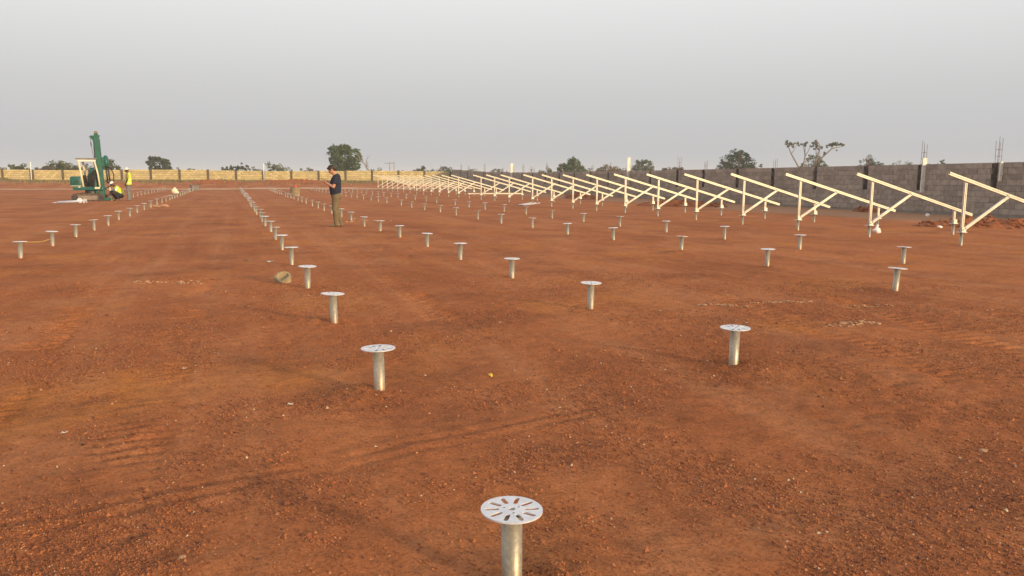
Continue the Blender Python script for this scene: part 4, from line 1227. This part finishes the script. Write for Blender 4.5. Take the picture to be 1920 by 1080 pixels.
heap('small heap of rubble and earth at the right wall foot', 25.9, 27.3, .7, .35, .30, 40, 25, math.radians(90))

# ------------------------------------------------------------------ trees and bushes
def leaf_cloud(blobs, n, size, cols, seed, droop=.0):
    r = np.random.default_rng(seed)
    blobs = np.array(blobs, float)
    wts = (blobs[:, 3] * blobs[:, 4] * blobs[:, 5]) ** .6
    nc = max(24, n // 24)                                   # leafy clumps at the twig ends, most near the outside
    bi = r.choice(len(blobs), nc, p=wts / wts.sum())
    d = r.normal(size=(nc, 3)); d /= np.linalg.norm(d, axis=1)[:, None]
    CC = blobs[bi, :3] + d * (r.uniform(.45, 1.0, nc) ** .6)[:, None] * blobs[bi, 3:6]
    cr = np.minimum(blobs[bi, 3], blobs[bi, 5]) * r.uniform(.27, .55, nc)
    ct = r.normal(size=nc)
    ci = r.integers(0, nc, n)
    B = CC[ci]; cl = ct[ci]
    d = r.normal(size=(n, 3)); d /= np.linalg.norm(d, axis=1)[:, None]
    C = B + d * (r.uniform(.1, 1.0, n) ** .5 * cr[ci])[:, None] * np.array([1.25, 1.25, .85])
    nrm = d + r.normal(size=(n, 3)) * .7; nrm /= np.linalg.norm(nrm, axis=1)[:, None]
    a = np.cross(nrm, r.normal(size=(n, 3))); a /= np.linalg.norm(a, axis=1)[:, None]
    b = np.cross(nrm, a)
    s = size * r.uniform(.55, 1.35, n)[:, None]
    V = np.stack([C - a * s, C - b * s * .55 + nrm * s * .1, C + a * s, C + b * s * .55 + nrm * s * .1], 1).reshape(-1, 3)
    F_ = np.arange(n * 4).reshape(n, 4)
    t = np.clip(.5 + .28 * cl + r.normal(size=n) * .22, 0, 1)[:, None]
    c = np.array(cols[0]) * (1 - t) + np.array(cols[1]) * t
    if len(cols) > 2:
        k = (r.random(n) < .22)[:, None]; c = np.where(k, np.array(cols[2]), c)
    return V, F_, c

G_DARK = ((.034, .052, .020), (.072, .098, .036))
G_MID = ((.046, .082, .020), (.105, .155, .040))
G_OLIVE = ((.062, .076, .026), (.125, .132, .048))
G_YEL = ((.12, .095, .035), (.20, .15, .05), (.16, .085, .03))
G_PALE = ((.075, .096, .042), (.14, .16, .075))
G_GREY = ((.10, .085, .07), (.17, .145, .12))
def tree(name, label, cat, x, y, ztop, w, blobs, cols, n, size, seed, trunk=.18, bark=BARK, limbs=None, base=.55, group='trees and bushes beyond the walls'):
    """blobs in crown units: (u across -1..1, v depth, h 0..1 height fraction, ru, rv, rh)"""
    H = ztop - base
    t = tag(empty(name, (x, y, base), -YAW), label, cat, group)
    r = random.Random(seed)
    bl = [(u * w / 2, v * w / 2, h * H, ru * w / 2, rv * w / 2, rh * H) for u, v, h, ru, rv, rh in blobs]
    V, F_, c = leaf_cloud(bl, int(n * 1.6), size * 1.08, cols, seed)
    V[:, 2] = np.maximum(V[:, 2], -.2)
    m_ = np_mesh('crown', V, F_); face_col(m_, c)
    link('crown', m_, LEAF, t)
    bm = bmesh.new()
    h0 = min(b[2] for b in bl) * .75
    tube(bm, [(0, 0, -.3), (.06 * r.uniform(-1, 1), 0, h0 * .5), (.12 * r.uniform(-1, 1), 0, max(h0, .4))], [trunk * 1.3, trunk, trunk * .85], 8)
    for b in bl:
        p0 = V3((0, 0, max(h0, .4) * .9)); p1 = V3(b[:3]); pm = p0.lerp(p1, .5) + V3((r.uniform(-.2, .2), r.uniform(-.2, .2), r.uniform(-.1, .25)))
        tube(bm, [p0, pm, p1, p1 + V3((r.uniform(-.3, .3), r.uniform(-.2, .2), b[5] * .6))], [trunk * .6, trunk * .4, trunk * .2, trunk * .06], 6)
    done(bm, 'trunk', bark, t, True)
    return t
def bushblobs(seed, k=6, top=.75):
    r = random.Random(seed); out = []
    for i in range(k):
        u = -1 + 2 * (i + .5) / k
        h = top * (1 - .30 * u * u) * r.uniform(.80, 1.05)
        out.append((u * .8, r.uniform(-.3, .3), h * .62, r.uniform(.26, .38), .35, h * .42))
    return out
# big round tree behind the man
tree('shade_tree', 'large round dark green tree right behind the standing man', 'tree', 20.2, 150, 7.35, 6.6,
     [(-.55, 0, .80, .40, .5, .16), (-.10, .1, .86, .45, .5, .14), (.28, 0, .74, .48, .5, .16), (.62, -.1, .58, .34, .4, .15), (-.60, .1, .58, .32, .4, .12), (-.15, -.2, .58, .46, .5, .20), (.30, -.2, .52, .42, .4, .15), (.55, 0, .40, .22, .3, .12), (-.72, 0, .44, .20, .3, .10), (-.35, 0, .42, .40, .4, .16), (-.05, 0, .28, .40, .4, .2), (.25, 0, .20, .5, .4, .18), (-.4, 0, .22, .45, .4, .18)], G_MID, 5200, .17, 11, .22)
tree('bush', 'low olive bush under the large round tree', 'bush', 21.3, 144, 3.1, 6.0, bushblobs(3, 7), G_OLIVE, 1500, .15, 12, .06)
tree('shade_tree', 'dark tree with a gap in its crown beyond the far wall, right of the workers', 'tree', -13.1, 170, 5.35, 4.7,
     [(-.62, 0, .74, .32, .4, .16), (-.45, 0, .86, .34, .4, .11), (.10, 0, .80, .34, .4, .13), (.48, 0, .68, .38, .4, .18), (.72, 0, .46, .28, .4, .16), (-.5, 0, .50, .36, .4, .15), (.2, 0, .45, .5, .4, .16), (-.2, 0, .28, .7, .5, .2)], G_DARK, 2800, .17, 13, .2)
tree('bush', 'wide flat topped hedge left of the drilling rig', 'bush', -24.6, 140, 3.85, 6.6, bushblobs(5, 8, .9), G_OLIVE, 2400, .15, 14, .06)
tree('bush', 'loose scrubby bush above the wall between the left pipe and the hedge', 'bush', -26.9, 139, 3.6, 3.4, bushblobs(6, 5, .8), G_GREY, 700, .13, 15, .05)
tree('bush', 'brownish bush at the left edge beyond the far wall', 'bush', -33.2, 150, 3.9, 5.4, bushblobs(7, 6, .9), G_OLIVE, 1300, .15, 16, .06)
tree('shade_tree', 'green pointed tree just behind the hammer of the drilling rig', 'tree', -17.2, 135, 4.2, 3.2, [(-.1, 0, .72, .5, .5, .24), (.25, 0, .55, .5, .5, .24), (-.4, 0, .5, .5, .5, .25), (.1, 0, .3, .8, .6, .28)], G_OLIVE, 1300, .14, 17, .09)
tree('bush', 'scraggly bush beyond the far wall above the left rows of piles', 'bush', 1.0, 150, 3.85, 5.8, [(-.6, 0, .62, .34, .3, .12), (-.2, 0, .74, .34, .3, .14), (.35, 0, .80, .28, .3, .14), (.6, 0, .72, .24, .3, .16), (-.1, 0, .5, .6, .4, .2), (.3, 0, .5, .5, .4, .22), (-.6, 0, .4, .4, .4, .18), (0, 0, .3, .9, .5, .22)], G_DARK, 1700, .14, 18, .07)
tree('bush', 'rounded grey green bush beyond the far wall, left of the man', 'bush', 9.9, 190, 4.2, 3.9, bushblobs(9, 5, .95), G_PALE, 1000, .16, 19, .07)
tree('bush', 'very low grey bush beyond the far wall beside the rounded bush', 'bush', 5.6, 185, 3.5, 4.4, bushblobs(10, 5, .9), G_GREY, 600, .14, 20, .06)
tree('bush', 'low brown bush peeping over the far wall left of the man', 'bush', 15.2, 165, 3.5, 5.0, bushblobs(27, 5, .9), G_GREY, 700, .14, 39, .06)
tree('bush', 'dark green bush behind the far end of the racks', 'bush', 36.6, 160, 3.8, 4.6, bushblobs(11, 5, .95), G_OLIVE, 1100, .15, 21, .07)
tree('bush', 'dense dark bush behind the left racks', 'bush', 40.6, 158, 3.8, 5.6, bushblobs(12, 6, .95), G_DARK, 1200, .15, 22, .07)
tree('bush', 'low scrub left of the white board behind the left racks', 'bush', 50.4, 150, 3.9, 4.4, bushblobs(13, 5, .9), G_GREY, 600, .13, 23, .05)
tree('shade_tree', 'double crowned dark tree behind the middle racks', 'tree', 65.6, 150, 5.65, 6.0,
     [(.05, 0, .84, .34, .4, .14), (.25, 0, .72, .42, .4, .16), (-.5, 0, .52, .44, .4, .18), (-.1, 0, .62, .4, .4, .18), (.5, 0, .5, .45, .4, .18), (0, 0, .32, .9, .5, .2)], G_MID, 2800, .16, 24, .16)
tree('bush', 'low green bush left of the double crowned tree', 'bush', 61.0, 148, 2.9, 3.4, bushblobs(14, 5, .95), G_MID, 700, .14, 25, .06)
tree('bush', 'yellowish dry bush left of the tall white board', 'bush', 67.5, 135, 3.8, 7.2, bushblobs(15, 8, .95), G_YEL, 1700, .14, 26, .06)
tree('shade_tree', 'grey green tree right of the tall white board', 'tree', 82.4, 150, 5.4, 5.2, [(-.3, 0, .82, .4, .4, .14), (.2, 0, .78, .45, .4, .16), (-.5, 0, .6, .4, .4, .16), (.45, 0, .55, .4, .4, .2), (0, 0, .42, .8, .5, .25)], G_PALE, 1900, .15, 27, .13)
tree('bush', 'russet bush right of the grey green tree', 'bush', 85.6, 144, 4.2, 4.8, bushblobs(16, 5, .98), G_YEL, 1500, .14, 28, .07)
tree('bush', 'small green bush above the wall between two rebar columns', 'bush', 94.6, 156, 4.3, 5.2, bushblobs(17, 5, .95), G_MID, 900, .14, 29, .06)
tree('shade_tree', 'big dense dark bushy tree behind the racks at right', 'tree', 84.8, 120, 6.5, 7.4,
     [(-.15, 0, .84, .36, .4, .15), (.1, 0, .80, .36, .4, .16), (-.50, 0, .66, .34, .4, .16), (.40, 0, .60, .40, .4, .16), (-.66, 0, .45, .30, .4, .18), (0, 0, .55, .6, .5, .25), (.62, 0, .40, .30, .4, .16), (.2, 0, .35, .7, .5, .2), (-.4, 0, .32, .6, .5, .22)], G_DARK, 4200, .14, 30, .2)
tree('bush', 'thin dry shrub leaning off the right side of the big bushy tree', 'bush', 88.4, 119, 4.9, 2.6, bushblobs(18, 4, .95), G_OLIVE, 350, .12, 31, .05)
tree('bush', 'green feathery bush under the sparse many stemmed tree', 'bush', 99.6, 118, 5.75, 5.6, [(-.1, 0, .78, .4, .4, .18), (.3, 0, .74, .35, .4, .2), (-.5, 0, .55, .4, .4, .2), (.5, 0, .5, .4, .4, .2), (0, 0, .4, .8, .5, .25)], G_OLIVE, 1700, .12, 32, .09)
tree('shade_tree', 'dark low tree beyond the wall left of the near white board', 'tree', 124.2, 130, 6.1, 6.6, bushblobs(20, 6, .95), G_DARK, 1700, .15, 33, .12)
tree('bush', 'wispy pale bush left of the near white board', 'bush', 131.8, 130, 5.9, 7.2, bushblobs(21, 6, .95), G_PALE, 800, .13, 34, .07)
tree('bush', 'small dark bush right of the near white board', 'bush', 154.4, 140, 5.9, 4.8, bushblobs(22, 5, .95), G_OLIVE, 700, .14, 35, .07)
tree('bush', 'wispy grey bush beyond the wall near the right edge', 'bush', 162.0, 140, 6.2, 7.4, bushblobs(23, 6, .95), G_GREY, 520, .12, 36, .06)

def branchy(bm, p, d, ln, r, lvl, rnd, tips, upw=.15):
    n = d.orthogonal().normalized()
    q = p + d * ln * .5 + n * rnd.uniform(-.08, .08) * ln
    e_ = p + d * ln
    tube(bm, [p, q, e_], [r, r * .8, r * .6], 5)
    if lvl == 0:
        tips.append(e_); return
    for k in range(rnd.choice((2, 3, 3))):
        ax = Matrix.Rotation(rnd.uniform(0, 6.28), 3, d) @ n
        nd = (Matrix.Rotation(rnd.uniform(.35, .85), 3, ax) @ d + V3((0, 0, upw))).normalized()
        branchy(bm, e_ if k else q, nd, ln * rnd.uniform(.58, .85), r * .62, lvl - 1, rnd, tips, upw)
for lab, x, y, h, seed, m_ in (('leafless grey tree right of the large round tree', 22.9, 140, 4.9, 4, BARKP), ('leafless twiggy shrub behind the left racks', 37.6, 150, 3.3, 6, BARKP), ('leafless thin shrub behind the white board left of the racks', 57.5, 150, 3.0, 8, BARKP)):
    t = tag(empty('bare_tree', (x, y, .55), 0), lab, 'tree', 'leafless trees')
    rnd = random.Random(seed); tips = []
    bm = bmesh.new()
    branchy(bm, V3((0, 0, -.2)), V3((.05, 0, 1)).normalized(), h * .40, .15, 4, rnd, tips, .2)
    tr_ = done(bm, 'trunk', m_, t)
# sparse many-stemmed tree with leaf tufts
t = tag(empty('sparse_tree', (91.4, 110, .5), -YAW - math.radians(20)), 'tall sparse tree with several bare pale stems and leaf tufts at the top', 'tree', 'trees and bushes beyond the walls')
stems = [[(-.8, 0, 0), (-1.3, 0, 2.6), (-2.7, 0, 5.0), (-3.4, 0, 6.6)], [(-.8, 0, 0), (-.7, .1, 2.6), (-.5, .2, 4.6), (-.6, .1, 6.6)], [(-.3, 0, 0), (.5, -.1, 2.4), (1.3, 0, 4.0), (1.8, 0, 5.9), (1.5, 0, 6.9)], [(.7, -.1, 2.8), (2.2, -.1, 4.4), (3.6, 0, 5.8), (5.3, 0, 6.2)]]
bm = bmesh.new()
for s in stems: tube(bm, s, [.19, .15, .10, .05][:len(s)] if len(s) == 4 else [.2, .16, .13, .09, .05], 7)
for p, q in (((-2.7, 0, 5.0), (-1.9, .2, 6.5)), ((-.5, .2, 4.6), (.3, .2, 6.4)), ((1.3, 0, 4.0), (1.0, .1, 6.2)), ((3.6, 0, 5.8), (3.4, .1, 6.7)), ((-.5, .2, 4.6), (-1.1, .1, 6.7))):
    tube(bm, [p, V3(p).lerp(V3(q), .5) + V3((.1, 0, .05)), q], [.07, .05, .025], 5)
done(bm, 'trunk', BARKP, t, True)
bl = [(-3.2, 0, 6.7, .55, .5, .55), (-2.5, 0, 6.5, .6, .5, .5), (-1.6, 0, 6.5, .5, .4, .45), (-.6, 0, 6.6, .5, .4, .4), (.5, 0, 6.5, .5, .4, .45), (1.2, 0, 6.8, .6, .5, .6), (1.7, 0, 6.2, .6, .5, .6), (1.3, 0, 5.7, .45, .4, .4), (3.1, 0, 6.2, .45, .4, .35), (4.0, 0, 6.4, .7, .5, .5), (4.9, 0, 6.2, .7, .5, .45), (5.6, 0, 6.5, .3, .3, .25), (2.4, 0, 5.1, .3, .3, .3), (-1.3, 0, 2.6, .35, .3, .5), (-.4, .1, 4.4, .25, .25, .6), (.1, .1, 4.4, .25, .25, .6), (4.5, 0, 5.5, .25, .25, .2)]
V, F_, c = leaf_cloud(bl, 1700, .14, ((.09, .10, .03), (.19, .19, .065), (.23, .19, .12)), 37)
m_ = np_mesh('crown', V, F_); face_col(m_, c); link('crown', m_, LEAF, t)
# hazy scrub on the skyline, one mass
bl = []
rq = random.Random(44)
for k in range(150):
    u = -75 + k * 2.0 + rq.uniform(-.8, .8)
    hh = 1.25 + .75 * math.sin(k * .37) * math.sin(k * .11 + 1) + rq.uniform(-.35, .5)
    bl.append((u, rq.uniform(-6, 6), hh, rq.uniform(1.2, 2.2), 1.5, max(.5, hh * .8)))
V, F_, c = leaf_cloud(bl, 15000, .22, G_OLIVE, 45)
m_ = np_mesh('scrub_line', V, F_); face_col(m_, c)
o = tag(link('scrub_line', m_, LEAF), 'hazy low scrub along the skyline beyond the walls', 'scrub', kind='stuff')
o.location = (26, 228, .9); o.rotation_euler = (0, 0, -YAW)
# far H-frame power pole
t = tag(empty('power_pole', (43.6, 230, 0), -YAW), 'faint two legged power pole on the horizon left of the racks', 'pole')
for sx_ in (-.1, 1.2):
    bm = bmesh.new(); tube(bm, [(sx_, 0, 0), (sx_, 0, 5.6)], [.13, .10], 8); done(bm, 'post', BARKP, t, True)
bm = bmesh.new(); box(bm, (-.1, 0, 5.3), (3.0, .16, .16)); done(bm, 'crossarm', BARKP, t)

# ------------------------------------------------------------------ gravel and grass
def scatter_pebbles():
    n = 620000
    r = np.random.default_rng(5)
    ang = r.uniform(-38, 40, n) * math.pi / 180 + YAW
    d = 1.9 + (12.0 - 1.9) * r.uniform(0, 1, n) ** 1.35
    x, y = np.sin(ang) * d, np.cos(ang) * d
    patch = fbm(x / 1.5 + 20, y / 1.5 + 5, 5, .6)
    dens = np.clip(.30 + 2.1 * patch + .25 * sstep(1.0, 3.0, x - .3 * y), .06, 1)
    keep = r.random(n) < dens
    x, y = x[keep][:230000], y[keep][:230000]
    for px, py in PX[(np.hypot(PX[:, 0], PX[:, 1]) < 13)]:   # loosened earth by the nearest piles
        k = 900
        x = np.append(x, px + r.normal(size=k) * .28); y = np.append(y, py + r.normal(size=k) * .28)
    n = len(x)
    s = np.clip(np.exp(r.normal(size=n) * .42) * .0037, .0018, .014)
    big = r.random(n) < .003; s[big] *= 2.2
    z = height(x, y)
    base = np.array([(1, 0, 0), (0, 1, 0), (-1, 0, 0), (0, -1, 0), (0, 0, .9)], float)
    V = base[None] * (1 + r.normal(size=(n, 5, 1)) * .2) + r.normal(size=(n, 5, 3)) * .15
    th = r.uniform(0, 6.28, n); c, q = np.cos(th), np.sin(th)
    V = np.stack([V[..., 0] * c[:, None] - V[..., 1] * q[:, None], V[..., 0] * q[:, None] + V[..., 1] * c[:, None], V[..., 2]], -1)
    V = V * s[:, None, None] + np.stack([x, y, z + s * .1], 1)[:, None, :]
    f = np.array([(0, 1, 4), (1, 2, 4), (2, 3, 4), (3, 0, 4)])
    Fq = (np.arange(n)[:, None, None] * 5 + f[None]).reshape(-1, 3)
    pal = np.array([(.29, .090, .034), (.38, .130, .046), (.21, .070, .034), (.14, .052, .034), (.45, .19, .085), (.34, .118, .040)])
    col = pal[r.choice(6, n, p=[.32, .22, .16, .05, .06, .19])] * r.uniform(.78, 1.06, (n, 1))
    pale = r.random(n) < .006; col[pale] = (.58, .42, .28)
    m_ = np_mesh('gravel', V.reshape(-1, 3), Fq); face_col(m_, np.repeat(col, 4, 0))
    tag(link('gravel', m_, PEBM), 'loose red brown laterite grit and pebbles over the ground', 'gravel', kind='stuff')
scatter_pebbles()

def scatter_grass():
    n = 46000
    r = np.random.default_rng(8)
    x = r.uniform(-48, 25, n); s = (x - P0.x) / WD.x
    wy = P0.y + WD.y * s
    y = wy - .4 - np.abs(r.normal(size=n)) * 3.8
    keep = r.random(n) < np.clip(.55 + 1.2 * fbm(x / 5, y / 3, 3), .15, 1)
    x, y = x[keep], y[keep]; n = len(x)
    z = height(x, y, False)
    hgt = r.uniform(.08, .30, n); th = r.uniform(0, 6.28, n)
    dx, dy = np.cos(th) * .05, np.sin(th) * .05
    V = np.stack([np.stack([x - dx, y - dy, z - .02], 1), np.stack([x + dx, y + dy, z - .02], 1), np.stack([x + r.normal(size=n) * .08, y + r.normal(size=n) * .08, z + hgt], 1)], 1)
    pal = np.array([(.26, .19, .085), (.20, .16, .07), (.15, .14, .055), (.30, .22, .11)])
    m_ = np_mesh('dry_grass', V.reshape(-1, 3), np.arange(n * 3).reshape(n, 3)); face_col(m_, pal[r.integers(0, 4, n)])
    tag(link('dry_grass', m_, GRASSM), 'belt of short dry grass along the foot of the far wall', 'grass', kind='stuff')
scatter_grass()

# ------------------------------------------------------------------ dusty air
hb = bmesh.new()
box(hb, (0, 1100, 6.0), (3100, 2900, 14.4))
hm_ = bpy.data.materials.new('dusty_air'); hm_.use_nodes = True
hn = hm_.node_tree.nodes; hn.clear()
ho = hn.new('ShaderNodeOutputMaterial'); hv = hn.new('ShaderNodeVolumePrincipled')
hv.inputs['Color'].default_value = (.82, .87, .96, 1); hv.inputs['Density'].default_value = .0007; hv.inputs['Anisotropy'].default_value = .0
hm_.node_tree.links.new(hv.outputs[0], ho.inputs['Volume'])
tag(done(hb, 'haze', hm_), kind='stuff')
